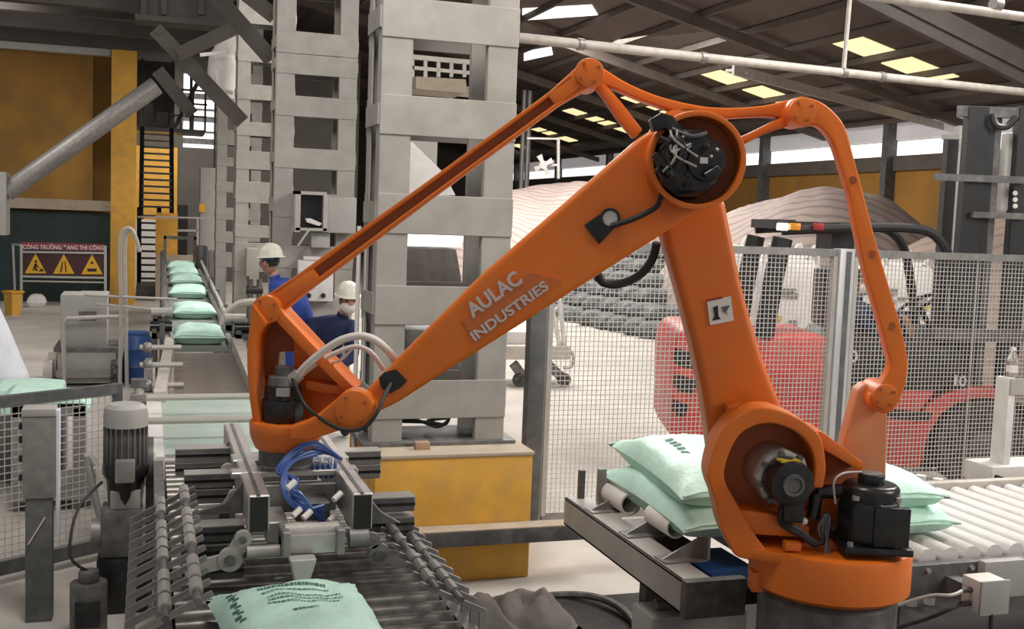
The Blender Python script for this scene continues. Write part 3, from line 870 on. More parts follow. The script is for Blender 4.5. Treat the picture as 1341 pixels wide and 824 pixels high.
# belt plate with a worn pale surface, then the dark slat run
t = thing('belt_conveyor', 'pale belt table with a dark roller run behind it', 'conveyor', (0.46, 8.5, 0))
MB().box((0.10, 6.5, 0.70), (0.74, 8.62, 0.77)).build('belt', mat('pale_green_belt', (0.40, 0.50, 0.44), 0.4, vary=0.15, scale=2.5, dust=(0.55, 0.55, 0.5), dust_amt=0.5), t, bevel=0.01)
MB().cyl((0.10, 6.5, 0.73), (0.74, 6.5, 0.73), 0.05, n=16).build('end_drum', STEEL, t)
sl = MB().cyl((0.20, 0, 0), (0.76, 0, 0), 0.034, n=12).mesh('roller', mat('taupe_roller', (0.17, 0.145, 0.125), 0.5, 0.2, vary=0.15, scale=5))
y = 8.75
while y < 11.1:
    put(sl, 'roller', t, (-0.46 + 0.02 * (y - 8.7), y - 8.5, 0.745))
    y += 0.115
MB().bar((0.09, 8.3, 0.77), (0.22, 11.6, 0.79), 0.085, 0.16).build('side_frame', PIPEW, t)
MB().bar((0.80, 8.55, 0.77), (0.86, 11.4, 0.79), 0.10, 0.2).build('side_frame', PIPEW, t)
MB().box((0.0, 6.45, 0.62), (0.10, 8.4, 0.78)).build('side_frame', WHITE, t)
MB().box((0.74, 6.45, 0.62), (0.82, 8.6, 0.78)).build('side_frame', STEEL_L, t)
for x, y in ((0.05, 6.7), (0.78, 6.7), (0.06, 8.3), (0.80, 8.6), (0.17, 11.2), (0.86, 11.0)):
    MB().box((x - 0.03, y - 0.03, 0), (x + 0.03, y + 0.03, 0.7)).build('leg', STEEL, t)

# sack conveyor climbing away
t = thing('sack_conveyor', 'long narrow belt conveyor climbing away with mint sacks on it', 'conveyor', (0.55, 16, 0))
def cy(y): return (0.50 + 0.010 * (y - 11.3), 0.80 + 0.0185 * (y - 11.3))
pts = [(y, *cy(y)) for y in (11.35, 24.0)]
(ya, xa, za), (yb, xb, zb) = pts
MB().prism([(xa - 0.27, ya, za - 0.05), (xa + 0.27, ya, za - 0.05), (xa + 0.27, ya, za), (xa - 0.27, ya, za)], (xb - xa, yb - ya, zb - za)).build('belt', mat('grey_green_belt', (0.20, 0.23, 0.20), 0.6, vary=0.15, scale=3), t)
for sx in (-0.32, 0.30):
    MB().bar((xa + sx, ya, za - 0.02), (xb + sx, yb, zb - 0.02), 0.05, 0.14).build('side_frame', STEEL, t)
MB().bar((xa - 0.34, ya + 1, za + 0.18), (xb - 0.34, yb, zb + 0.2), 0.03, 0.05).build('guide_rail', STEEL_D, t)
MB().bar((xa + 0.34, ya + 1, za + 0.16), (xb + 0.34, yb, zb + 0.2), 0.03, 0.05).build('guide_rail', STEEL_L, t)
for y in (11.6, 13.5, 15.5, 17.6, 19.8, 22, 23.8):
    x, z = cy(y)
    for sx in (-0.36, 0.36):
        MB().box((x + sx - 0.025, y - 0.03, 0), (x + sx + 0.025, y + 0.03, z + 0.2)).build('leg', STEEL_D, t)
for y in (23.6, 24.1):
    MB().box((cy(y)[0] - 0.32, y - 0.03, 1.0), (cy(y)[0] - 0.27, y + 0.03, 1.55)).box((cy(y)[0] + 0.27, y - 0.03, 1.0), (cy(y)[0] + 0.32, y + 0.03, 1.55)).box((cy(y)[0] - 0.32, y - 0.03, 1.5), (cy(y)[0] + 0.32, y + 0.03, 1.55)).build('end_frame', STEEL_D, t)
names = ['nearest', 'second', 'third', 'fourth', 'fifth', 'sixth']
for k, y in enumerate((11.75, 13.95, 16.4, 18.3, 19.9, 21.4)):
    x, z = cy(y)
    sack_thing((x, y, z + 0.0), R(4 * math.sin(k * 2.3)), 0.64, 0.5, 0.185, 20 + k, '%s mint sack on the narrow conveyor, counting from its near end' % (names[k] if k else 'first'), 'sacks riding the narrow conveyor', tilt=0.0)

# ---------------------------------------------------------------- guide stand with cross tubes left of the belt
t = thing('guide_rail_stand', 'tube stand with two grey rails laid across the pale belt', 'rail', (-0.02, 7.3, 0))
for y in (6.93, 7.72):
    z = at(260, 520 if y > 7.5 else 550, y=y).z
    MB().cyl((-0.02, y, z), (0.84, y, z), 0.022, n=10).build('cross_tube', STEEL_L, t)
    MB().cyl((-0.05, y, 0), (-0.05, y, z + 0.12), 0.03, n=10).build('post', STEEL_L, t)
    for dz in (-0.12, 0.0, 0.1):
        MB().box((-0.10, y - 0.035, z + dz - 0.03), (0.0, y + 0.035, z + dz + 0.03)).build('clamp', STEEL_D if dz else STEEL, t, bevel=0.006, seg=1)
t = thing('sensor_stand', 'grey clamp post with short tubes between the drum and the pale belt', 'stand', (-0.08, 9.6, 0))
for k, (px, py) in enumerate(((200, 455), (200, 478), (199, 505))):
    a = at(px - 17, py, y=9.6 - 0.35 * k)
    MB().cyl(a, a + Vector((0.33, 0, 0)), 0.022, n=10).build('short_tube', STEEL_L, t)
    MB().ball(a + Vector((0.06, 0, 0)), 0.045, 10, 6).build('knob', STEEL, t)
for y in (9.6, 9.0):
    MB().box((at(195, 460, y=y).x - 0.03, y - 0.03, 0), (at(195, 460, y=y).x + 0.03, y + 0.03, 0.92)).build('post', STEEL, t)
MB().box((-0.02, 8.7, 0.45), (0.07, 10.4, 0.74)).build('white_side_plate', WHITE, t)
for k, (px, py, y) in enumerate(((213, 412, 12.6), (212, 430, 12.0), (309, 420, 12.2), (322, 432, 11.4))):
    a = at(px, py, y=y)
    tt = thing('drive_bracket', ['brown bracket on the near flank of the narrow conveyor', 'second brown bracket, just before the pale side frame', 'dark bracket on the column side of the narrow conveyor', 'dark drum bracket beside the orange wrist arm'][k], 'bracket', (a.x, y, 0))
    MB().box((a.x - 0.10, y - 0.1, 0), (a.x - 0.05, y + 0.1, a.z)).box((a.x - 0.1, y - 0.1, a.z - 0.10), (a.x + 0.08, y + 0.12, a.z - 0.04)).build('plate', BROWN if k < 2 else STEEL_D, tt)
    MB().cyl((a.x - 0.12, y, a.z + 0.02), (a.x + 0.1, y, a.z + 0.02), 0.055, n=12).build('bearing', STEEL_L if k % 2 == 0 else BLACK, tt)
# coil of hose / curved guard behind
c = at(312, 402, y=12.8)
MB().tube([(c.x + 0.15 + 0.33 * math.cos(a), 12.8 + 0.1 * math.sin(a), c.z - 0.25 + 0.3 * math.sin(a)) for a in [PI * i / 8 for i in range(9)]], 0.045, n=8, sub=1).box((c.x + 0.15 - 0.36, 12.75, 0), (c.x + 0.15 - 0.3, 12.85, c.z - 0.25)).box((c.x + 0.15 + 0.3, 12.75, 0), (c.x + 0.15 + 0.36, 12.85, c.z - 0.25)).single('curved_guard', PIPEW, 'pale curved tube guard beside the third lattice column', 'guard')

# ---------------------------------------------------------------- the sack under the gripper
def front_marks(d, top):
    rnd = random.Random(5)
    for (t0, h, s0, s1) in ((0.70, 0.012, -0.35, 0.30), (0.52, 0.05, -0.48, 0.42), (0.43, 0.02, -0.45, 0.42), (0.32, 0.018, -0.40, 0.55), (0.26, 0.018, -0.40, 0.55), (0.20, 0.018, -0.42, 0.5), (0.03, 0.035, -0.14, 0.18)):
        s = s0
        while s < s1:
            w = rnd.uniform(0.02, 0.06)
            dash(d, top, s, min(s + w, s1), t0 - 0.10 * (s ** 2), h)
            s += w + 0.012
    for k in range(5):
        dash(d, top, -0.84, -0.76, 0.66 - k * 0.15, 0.045)
        dash(d, top, -0.80, -0.72, 0.60 - k * 0.15, 0.03)
fx, fy = 0.46, 3.30
FS = sack_thing((0.475, 3.36, RZ), R(2.5), 0.84, 0.50, 0.17, 3, 'mint sack lying on the dark rollers under the gripper', 'none', front_marks)
del FS['group']

# ---------------------------------------------------------------- gripper
G = thing('bag_gripper', 'aluminium bag gripper with two rows of tines hung from the orange wrist', 'gripper', (0.55, 4.43, 0.95))
m = MB()
m.box((0.31, 4.28, 1.162), (0.80, 4.36, 1.186)).box((0.44, 4.32, 1.164), (0.69, 4.56, 1.206)).box((0.33, 4.50, 1.162), (0.80, 4.62, 1.186))
pl = m.build('mounting_plate', ALU, G, bevel=0.004, seg=1)
for i in range(5):
    for x in (0.46, 0.64):
        MB().box((x - 0.012, 4.33 + i * 0.045, 1.2055), (x + 0.022, 4.345 + i * 0.045, 1.208)).build('slot', BLACK, pl)
for x0, ya, yb in ((0.345, 3.93, 5.28), (0.71, 3.90, 5.1)):
    r_ = MB().box((x0, ya, 1.05), (x0 + 0.075, yb, 1.185)).build('long_rail', ALU, G, bevel=0.005, seg=1)
    MB().box((x0 + 0.006, ya - 0.006, 1.055), (x0 + 0.069, ya, 1.178)).build('end_cap', RUBBER, r_)
    MB().box((x0 + 0.028, ya, 1.185), (x0 + 0.042, yb, 1.1875)).build('rail_slot', STEEL_D, r_)
# cross profiles at the sides, stacked in pairs
for (xa, xb, y, zs) in ((0.12, 0.345, 4.86, (1.04, 1.10)), (0.125, 0.345, 4.06, (0.845, 0.915, 0.985)), (0.15, 0.345, 4.62, (0.98, 1.045)), (0.785, 0.96, 4.62, (1.06, 1.12)), (0.785, 1.02, 4.22, (0.94, 1.02))):
    for z in zs:
        o = MB().box((xa, y, z), (xb, y + 0.09, z + 0.06)).build('cross_profile', STEEL_D if y < 4.3 else STEEL, G, bevel=0.004, seg=1)
        MB().box((xa, y - 0.003, z + 0.056), (xb, y + 0.088, z + 0.0605)).build('top_light_strip', ALU, o)  # paler strip, light from above painted onto the profile
        MB().box((xa, y - 0.002, z + 0.024), (xb, y, z + 0.036)).build('profile_slot', BLACK, o)
# triangular gussets
for y in (4.90, 4.16):
    MB().prism([(0.345, y, 1.18), (0.345, y, 1.06), (0.17, y, 1.06), (0.19, y, 1.075), (0.28, y, 1.10)], (0, 0.02, 0)).build('gusset', STEEL_D, G, bevel=0.003, seg=1)
    MB().prism([(0.785, y - 0.1, 1.15), (0.785, y - 0.1, 1.02), (0.93, y - 0.1, 1.02), (0.85, y - 0.1, 1.07)], (0, 0.02, 0)).build('gusset', STEEL_D, G, bevel=0.003, seg=1)
# plates between the rails
MB().box((0.42, 4.25, 1.03), (0.71, 4.30, 1.14)).build('cross_plate', STEEL, G, bevel=0.004, seg=1)
MB().box((0.42, 4.75, 1.03), (0.71, 4.80, 1.14)).build('cross_plate', STEEL, G, bevel=0.004, seg=1)
MB().box((0.42, 4.02, 0.98), (0.50, 4.24, 1.06)).build('valve_block', SILVER, G, bevel=0.005, seg=1)
MB().box((0.53, 4.08, 1.04), (0.66, 4.26, 1.11)).build('valve_block', STEEL_D, G, bevel=0.005, seg=1)
# front clamp head with foot
ch = MB().box((0.455, 3.85, 0.985), (0.675, 3.95, 1.055)).build('clamp_head', ALU, G, bevel=0.01)
MB().cyl((0.47, 3.90, 1.055), (0.66, 3.90, 1.055), 0.03, n=14).build('air_cylinder', STEEL_L, ch)
MB().box((0.455, 3.83, 0.98), (0.485, 3.97, 1.075)).build('end_block', STEEL, ch, bevel=0.005, seg=1)
MB().box((0.645, 3.83, 0.98), (0.675, 3.97, 1.075)).build('end_block', STEEL, ch, bevel=0.005, seg=1)
MB().prism([(0.475, 3.78, 0.99), (0.57, 3.78, 0.99), (0.545, 3.78, 0.90), (0.495, 3.78, 0.90)], (0, 0.06, 0)).build('press_foot', STEEL_L, G, bevel=0.005, seg=1)
MB().box((0.50, 3.785, 0.875), (0.54, 3.835, 0.90)).build('foot_pad', RUBBER, G)
MB().cyl((0.70, 3.9, 1.02), (0.77, 3.9, 1.02), 0.035, n=14).build('pivot_pin', STEEL, G)
MB().cyl((0.34, 3.9, 0.99), (0.455, 3.9, 0.99), 0.022, n=12).build('pivot_pin', STEEL_L, G)
# tines, one by one
def tine_mesh(sg):
    m = MB()
    P = [(0.0, 0.0), (0.235, 0.115), (0.242, 0.098), (0.03, -0.01), (0.022, -0.30), (0.0, -0.30)]
    m.prism([(sg * x, -0.006, z) for x, z in P], (0, 0.012, 0))
    return m.mesh('tine', STEEL, bevel=0.002, seg=1)
tl, tr = tine_mesh(1), tine_mesh(-1)
for i in range(12):
    y = 3.16 + i * 0.112
    put(tl, 'tine', G, (-0.055 - 0.55, y - 4.43, 1.0 - 0.95))
    if i < 10:
        put(tr, 'tine', G, (1.115 - 0.55, 3.52 + i * 0.112 - 4.43, 0.86 - 0.95))
for sg, xb, zb in ((1, -0.055, 1.0), (-1, 1.115, 0.86)):
    for dx, dz in ((0.11, 0.062), (0.195, 0.105)):
        x, z = xb + sg * dx, zb + dz
        dy = 0 if sg == 1 else 0.36
        sh = MB().cyl((x, 3.1 + dy, z), (x, 4.43 + dy * 0.5, z), 0.011, n=10).build('tine_shaft', STEEL_D, G)
        for i in range(11 if sg == 1 else 9):
            if i in (3, 8): continue
            y = 3.17 + dy + i * 0.112
            MB().cyl((x, y + 0.01, z), (x, y + 0.10, z), 0.019, n=10).build('spacer_sleeve', ALU if sg == 1 else STEEL, sh)
# swing links with round ends
for (sx, y) in ((1, 4.72), (1, 4.28), (1, 3.92), (-1, 4.5), (-1, 3.98)):
    up_ = 0.06 if y > 4.2 else 0.0
    if sx == 1: a, b, c = Vector((0.13, y, 0.93 + up_)), Vector((0.285, y, 0.962 + up_)), Vector((0.328, y, 1.034 + up_))
    else: a, b, c = Vector((1.03, y, 0.87)), Vector((0.83, y, 0.93)), Vector((0.80, y, 0.985))
    lk = MB().bar(a, b, 0.05, 0.018, (0, 1, 0)).bar(b, c, 0.055, 0.02, (0, 1, 0))
    lk.cyl(b + Vector((0, -0.014, 0)), b + Vector((0, 0.014, 0)), 0.042, n=18).cyl(c + Vector((0, -0.014, 0)), c + Vector((0, 0.014, 0)), 0.03, n=18)
    lk = lk.build('swing_link', STEEL_L if sx == 1 else STEEL, G)
    for e, r_ in ((b, 0.02), (c, 0.013)):
        MB().cyl(e + Vector((0, -0.024, 0)), e + Vector((0, 0.02, 0)), r_, n=12).build('link_bolt', STEEL_D, lk)
# blue air tubes
rnd = random.Random(11)
for k in range(5):
    o = rnd.uniform(-0.03, 0.03)
    k *= 2.4
    P = [at(428 + k * 2, 592 + k, y=4.35), at(405, 597 - k * 2, y=4.25 + o), at(382 - k * 2, 606 + k, y=4.15), at(370 + k * 2, 628, y=4.05 + o), at(374 + k, 652 - k, y=4.0 + o), at(395, 668 - 2 * k, y=4.0), at(425, 662 + k * 3, y=4.02 + o)]
    MB().tube(P, 0.0075, n=6, sub=5).build('air_tube', TUBEB, G)
for k in range(5):
    P = [at(412 + k * 7, 600, y=4.4), at(411 + k * 7, 612, y=4.3), at(413 + k * 7, 626, y=4.3)]
    MB().tube(P, 0.007, n=6).build('air_tube', TUBEB, G)
for (px, py) in ((383, 676), (397, 679), (431, 683), (376, 640), (437, 655)):
    c = at(px, py, y=3.96)
    MB().cyl(c, c + Vector((0.03, 0.02, 0.02)), 0.012, n=10).build('tube_fitting', LABELW, G)

# ---------------------------------------------------------------- upright drive motor
c = Vector((-0.105, 6.26, 0))
t = thing('drive_motor', 'upright grey finned motor on a gearbox beside the tines', 'motor', c)
def P(h): return c + Vector((0, 0, h))
MB().lathe([(0.085, 1.12), (0.108, 1.10), (0.115, 1.06), (0.115, 1.0)], c, n=24).build('fan_cover', CAB, t)
body = MB().cyl(P(0.80), P(1.0), 0.098, n=24).build('finned_body', STEEL_D, t)
fin = MB().box((0.095, -0.004, 0.80), (0.115, 0.004, 1.0)).mesh('fin', STEEL_D)
for k in range(22):
    put(fin, 'fin', body, (0, 0, 0), (0, 0, 2 * PI * k / 22))
MB().lathe([(0.115, 0.80), (0.12, 0.78), (0.12, 0.74), (0.10, 0.71), (0.09, 0.58)], c, n=24).build('end_shield', BLACK, t)
MB().box((c.x - 0.05, c.y - 0.165, 0.72), (c.x + 0.05, c.y - 0.10, 0.84)).build('terminal_box', STEEL, t, bevel=0.01)
MB().box((c.x - 0.075, c.y - 0.09, 0.56), (c.x + 0.08, c.y + 0.09, 0.66)).build('coupling', CAB, t, bevel=0.008)
MB().box((c.x - 0.12, c.y - 0.12, 0.30), (c.x + 0.09, c.y + 0.12, 0.56)).build('gearbox', STEEL_D, t, bevel=0.02)
MB().cyl((c.x - 0.17, c.y - 0.02, 0.42), (c.x - 0.12, c.y - 0.02, 0.42), 0.08, n=18).build('gear_flange', STEEL, t)
MB().box((c.x - 0.14, c.y - 0.14, 0), (c.x + 0.12, c.y + 0.14, 0.30)).build('stand', BLACK, t, bevel=0.01)
t.location.x -= 0.0
MB().tube([P(0.8) + Vector((-0.15, -0.05, 0)), P(0.85) + Vector((-0.19, -0.05, 0)), P(0.7) + Vector((-0.17, -0.03, 0)), P(0.5) + Vector((-0.13, 0, 0)), P(0.42) + Vector((-0.12, 0, 0))], 0.02).build('cable', CAB, t)
m = MB().cyl((-0.27, 5.85, 0.0), (-0.27, 5.85, 0.28), 0.09, n=20).cyl((-0.27, 5.85, 0.28), (-0.27, 5.85, 0.34), 0.05, n=16)
tt = thing('small_motor', 'small dark motor standing low beside the upright motor', 'motor', (-0.27, 5.85, 0))
m.build('motor_body', STEEL_D, tt, bevel=0.01)
MB().box((-0.33, 5.73, 0.08), (-0.21, 5.78, 0.2)).build('terminal_box', BLACK, tt)
MB().tube([(-0.27, 5.85, 0.33), (-0.36, 5.86, 0.42), (-0.33, 6.0, 0.62), (-0.22, 6.15, 0.72)], 0.008).build('cable', RUBBER, tt)

# drive side of the roller conveyor: pulleys near the motor
t = thing('chain_guard', 'dark chain guard and pulley between the motor and the belt table', 'guard', (0.06, 6.42, 0))
MB().cyl((-0.0, 6.42, 0.76), (0.04, 6.42, 0.76), 0.14, n=24).build('pulley', STEEL_D, t)
MB().cyl((-0.02, 6.42, 0.76), (0.05, 6.42, 0.76), 0.05, n=16).build('hub', STEEL_L, t)
MB().box((0.0, 6.38, 0), (0.04, 6.46, 0.63)).build('support', STEEL_D, t)

# ---------------------------------------------------------------- mesh fence on the aisle side
px = Vector((-0.525, 6.145, 0))
t = thing('guard_post', 'dark post with a grey box top in front of the low mesh fence', 'post', px)
MB().box((px.x - 0.065, px.y - 0.06, 0), (px.x + 0.065, px.y + 0.06, 0.68)).build('post_tube', POSTD, t, bevel=0.008)
MB().box((px.x - 0.078, px.y - 0.07, 0.66), (px.x + 0.078, px.y + 0.07, 1.09)).build('sensor_housing', STEEL, t, bevel=0.01)
MB().box((px.x - 0.082, px.y - 0.075, 1.09), (px.x + 0.082, px.y + 0.075, 1.13)).build('cap', CAB, t, bevel=0.006)
MB().box((px.x + 0.079, px.y - 0.05, 0.45), (px.x + 0.10, px.y + 0.02, 1.12)).build('plastic_strip', CLOTHW, t, bevel=0.008)
for z in (0.76, 0.86, 0.96, 1.03):
    MB().cyl((px.x - 0.10, px.y, z), (px.x - 0.078, px.y, z), 0.018, n=10).build('knob', RUBBER, t)
MB().bar((px.x - 0.05, px.y - 0.066, 0.42), (px.x + 0.03, px.y - 0.066, 0.56), 0.006, 0.006).build('scratch_wire', LABELW, t)
A, B = Vector((-1.35, 6.35, 0)), Vector((-0.17, 7.16, 0))
dd = (B - A).normalized()
t = thing('mesh_fence_panel', 'low mesh fence panel behind the dark box-topped post', 'fence', (A + B) / 2)
def fence_wires(A, B, z0, z1, sp, r):
    m = MB()
    L_ = (B - A).length
    d = (B - A).normalized()
    up = Vector((0, 0, 1))
    n = int(L_ / sp)
    for i in range(n + 1):
        p = A + d * (i * sp)
        m.bar(p + up * z0, p + up * z1, r * 2, r * 2, (0, 1, 0))
    k = int((z1 - z0) / sp)
    nrm = d.cross(up) * r
    for i in range(k + 1):
        z = z0 + i * sp
        m.bar(A + up * z + nrm, B + up * z + nrm, r * 2, r * 2)
    return m
fence_wires(A, B, 0.14, 1.03, 0.042, 0.0026).build('wire_mesh', GALV, t, kind='stuff')
MB().bar(A + Vector((0, 0, 1.06)), B + Vector((0, 0, 1.06)), 0.05, 0.06).build('top_rail', POSTD, t)
MB().bar(A + Vector((0, 0, 0.10)), B + Vector((0, 0, 0.10)), 0.05, 0.08).build('bottom_rail', POSTD, t)
for p in (A, B):
    MB().box((p.x - 0.03, p.y - 0.03, 0), (p.x + 0.03, p.y + 0.03, 1.09)).build('end_post', POSTD, t)
# steel frame with sheets behind it
Yf = 8.3
t = thing('green_sack_frame', 'grey steel frame draped with pale green sheeting behind the mesh fence', 'frame', at(60, 655, y=Yf))
z0 = at(60, 653, y=Yf).z
def bx(x0, y0, x1, y1, ya, yb):
    p, q = at(x0, y0, y=ya), at(x1, y1, y=ya)
    return (min(p.x, q.x), ya, min(p.z, q.z)), (max(p.x, q.x), yb, max(p.z, q.z))
MB().box(*bx(14, 535, 30, 650, Yf, Yf + 0.12)).build('frame_post', STEEL, t)
MB().box(*bx(95, 535, 112, 650, Yf, Yf + 0.12)).build('frame_post', STEEL, t)
MB().box(*bx(12, 640, 122, 654, Yf - .02, Yf + 0.5)).build('frame_rail', STEEL, t)
MB().box(*bx(14, 530, 112, 545, Yf, Yf + 0.12)).build('frame_rail', STEEL, t)
for xx in (20, 100):
    p = at(xx, 650, y=Yf + 0.05)
    MB().box((p.x - 0.03, p.y, 0), (p.x + 0.03, p.y + 0.06, p.z)).build('leg', STEEL, t)
MB().prism([at(0, 524, y=Yf), at(12, 516, y=Yf), at(108, 524, y=Yf), at(118, 534, y=Yf), at(112, 548, y=Yf), at(104, 536, y=Yf), at(0, 545, y=Yf)], (0, 0.5, 0)).build('green_sheet', SACK, t, bevel=0.015)
p = at(40, 512, y=9.2)
tt = thing('low_pallet', 'pallet stacked with pale mint sheeting behind the mesh fence', 'pallet', (p.x, 9.3, 0))
MB().prism([at(-30, 530, y=9.2), at(-10, 512, y=9.2), at(35, 509, y=9.2), at(80, 512, y=9.2), at(80, 530, y=9.2)], (0, 0.6, 0)).build('sheet_stack', SACK, tt, bevel=0.03)
for k in range(4):
    x = at(-25 + k * 33, 520, y=9.25).x
    MB().box((x - 0.05, 9.22, 0), (x + 0.05, 9.75, at(20, 529, y=9.2).z)).build('bearer', STEEL_D, tt)

# ---------------------------------------------------------------- cabinets on the trolley, hoop rail, drum
Yt = 14.0
t = thing('control_cabinet_trolley', 'tube trolley carrying two grey cabinets beside the blue drum', 'trolley', (at(115, 505, y=Yt).x, Yt, 0))
MB().box(*bx(79, 386, 140, 456, Yt + 0.1, Yt + 0.7)).build('upper_cabinet', CAB, t, bevel=0.015)
MB().box(*bx(104, 384, 142, 392, Yt + 0.5, Yt + 0.9)).build('cabinet_lid', STEEL_L, t)
MB().box(*bx(75, 458, 152, 502, Yt, Yt + 0.8)).build('lower_cabinet', CAB, t, bevel=0.015)
MB().box(*bx(70, 456, 158, 461, Yt - 0.02, Yt + 0.85)).build('shelf', STEEL_D, t)
MB().box(*bx(103, 408, 126, 420, Yt + 0.085, Yt + 0.1)).build('handle_recess', STEEL_D, t)
MB().tube([at(84, 500, y=Yt - .1), at(83, 432, y=Yt - .1), at(87, 419, y=Yt - .1), at(95, 417, y=Yt - .1), at(155, 415, y=Yt - .1), at(165, 418, y=Yt - .1), at(163, 432, y=Yt - .1), at(152, 506, y=Yt - .1)], 0.025).build('push_handle', STEEL_L, t)
MB().box((at(74, 500, y=Yt).x, Yt - 0.1, 0.12), (at(155, 500, y=Yt).x, Yt + 0.85, 0.2)).build('deck', STEEL, t)
for px, y in ((62, Yt), (68, Yt + 0.7), (150, Yt), (150, Yt + 0.7)):
    x = at(px, 500, y=y).x
    MB().cyl((x - 0.04, y, 0.16), (x + 0.06, y, 0.16), 0.16, n=18).build('wheel', PIPEW if px < 100 else TYRE, t)
Yh = 13.7
t = thing('hoop_rail', 'tall bent tube hoop standing beside the blue drum', 'rail', (at(166, 508, y=Yh).x, Yh, 0))
def hz(px, py): return at(px, py, y=Yh)
f0, f1 = hz(157, 505), hz(166, 505)
MB().tube([(f0.x, Yh, 0), hz(158, 400), hz(157, 325), hz(160, 304), hz(167, 299), hz(174, 303), hz(180, 318), hz(183, 330)], 0.022).build('hoop', STEEL_L, t)
MB().tube([(f1.x, Yh + .15, 0), hz(164, 400) + Vector((0, .15, 0)), hz(163, 325) + Vector((0, .15, 0)), hz(167, 302) + Vector((0, .15, 0)), hz(173, 304) + Vector((0, .15, 0))], 0.022).build('hoop', STEEL_L, t)
MB().tube([hz(110, 386), hz(160, 389), hz(232, 392)], 0.016).build('cross_tube', STEEL_L, t)
MB().tube([hz(126, 398), hz(165, 402), hz(230, 409)], 0.016).build('cross_tube', STEEL_L, t)
c = at(178, 500, z=0)
t = thing('plastic_drum', 'blue ribbed plastic drum standing beside the grey cabinets', 'drum', c)
MB().lathe([(0.165, 0), (0.185, 0.03), (0.185, 0.18), (0.195, 0.2), (0.185, 0.22), (0.185, 0.40), (0.195, 0.42), (0.185, 0.44), (0.18, 0.55), (0.15, 0.60)], c, n=24).build('drum_body', DRUMB, t)
MB().lathe([(0.16, 0.595), (0.16, 0.62), (0.14, 0.625)], c, n=24).build('lid', DRUMB, t)
c = at(48, 402, z=0)
sk, tp = sack_parts(0.34, 0.36, 0.26, 77)
o = bpy.data.objects.new('paper_bag', sk.mesh('paper_bag', WHITE, smooth=70))
o.location = c
COL.objects.link(o)
o['label'] = 'crumpled white bag on the floor under the warning board'
o['category'] = 'bag'
# ================================================================ PALLET ROLLER CONVEYOR
t = thing('pallet_conveyor', 'heavy roller conveyor with white rollers behind the orange robot', 'conveyor', (4.2, 4.5, 0))
wr_ = MB().cyl((0, 4.05, 0), (0, 5.06, 0), 0.045, n=16).mesh('roller', WROLL)
x = 2.62
while x < 6.6:
    put(wr_, 'roller', t, (x - 4.2, -4.5, 0.735))
    x += 0.124
MB().box((2.5, 5.07, 0.60), (6.7, 5.13, 0.80)).build('far_rail', PIPEW, t, bevel=0.006)
MB().box((2.98, 3.97, 0.58), (6.7, 4.03, 0.735)).build('near_rail', STEEL_D, t, bevel=0.006)
for i in range(9):
    MB().cyl((3.3 + i * 0.236, 3.955, 0.71), (3.3 + i * 0.236, 3.97, 0.71), 0.011, n=8).build('bolt', ALU, t)
# channel beam across the open end
MB().box((2.16, 4.10, 0.55), (2.175, 5.5, 0.70)).box((2.16, 4.10, 0.685), (2.30, 5.5, 0.70)).box((2.16, 4.10, 0.55), (2.30, 5.5, 0.565)).build('end_channel', STEEL_L, t, bevel=0.003, seg=1)
MB().box((2.155, 4.05, 0.545), (2.44, 4.10, 0.705)).build('end_plate', STEEL_D, t)
MB().box((2.30, 4.10, 0.57), (2.60, 5.3, 0.62)).build('tray', BLACK, t)
for y in (4.36, 4.76, 5.20):
    MB().prism([(2.18, y, 0.70), (2.40, y, 0.70), (2.40, y, 0.81)], (0, 0.012, 0)).box((2.18, y - 0.05, 0.70), (2.40, y + 0.06, 0.707)).box((2.39, y - 0.05, 0.70), (2.402, y + 0.06, 0.81)).build('gusset', STEEL, t)
p = at(826, 661, y=5.05)
MB().ring(p, p + Vector((0, 0.3, 0)), 0.058, 0.047, 20).build('tube_end', LABELW, t)
p = at(886, 692, y=4.5)
MB().ring(p, p + Vector((0, 0.25, 0)), 0.05, 0.043, 20).build('tube_end', LABELW, t)
p = at(789, 637, y=5.3)
MB().box((p.x - 0.02, 5.3, p.z - 0.1), (p.x + 0.02, 5.33, p.z + 0.09)).build('stop_plate', STEEL, t)
p = at(762, 650, y=5.45)
MB().box((p.x - 0.016, 5.45, p.z - 0.04), (p.x + 0.016, 5.48, p.z + 0.14)).build('stop_plate', STEEL_D, t)
MB().box((2.37, 4.12, 0.62), (2.62, 4.6, 0.665)).build('blue_tray', DRUMB, t)
for x, y in ((2.5, 5.1), (2.55, 4.5), (2.6, 5.2), (4.0, 5.1), (4.0, 4.0), (5.8, 5.1), (5.8, 4.0)):
    MB().box((x - 0.04, y - 0.04, 0), (x + 0.04, y + 0.04, 0.59)).build('leg', STEEL_D, t)
MB().box((2.98, 3.98, 0.25), (6.7, 4.03, 0.35)).build('lower_rail', STEEL_D, t)

def letters(d, top):
    for k in range(5):
        dash(d, top, -0.52, -0.40, 0.25 - k * 0.11, 0.06)
    for k in range(3):
        dash(d, top, 0.62, 0.74, 0.35 - k * 0.09, 0.05)
    for k in range(3):
        dash(d, top, -0.75 + 0.0 * k, -0.66, 0.86 - k * 0.06, 0.035)
STK = 'sacks stacked on the pallet conveyor'
sack_thing((2.61, 4.82, 0.782), R(-3), 1.08, 0.64, 0.18, 41, 'lower sack of the stack beside the open end of the pallet conveyor', STK)
sack_thing((2.655, 4.84, 0.92), R(-7), 1.12, 0.66, 0.19, 42, 'upper sack of the stack beside the open end, with dark printed letters', STK, letters)
sack_thing((3.33, 4.66, 0.782), R(3), 0.98, 0.55, 0.17, 43, 'lower sack of the stack behind the upright black motor', STK)
sack_thing((3.31, 4.70, 0.90), R(-2), 0.98, 0.56, 0.18, 44, 'upper sack of the stack behind the upright black motor', STK)

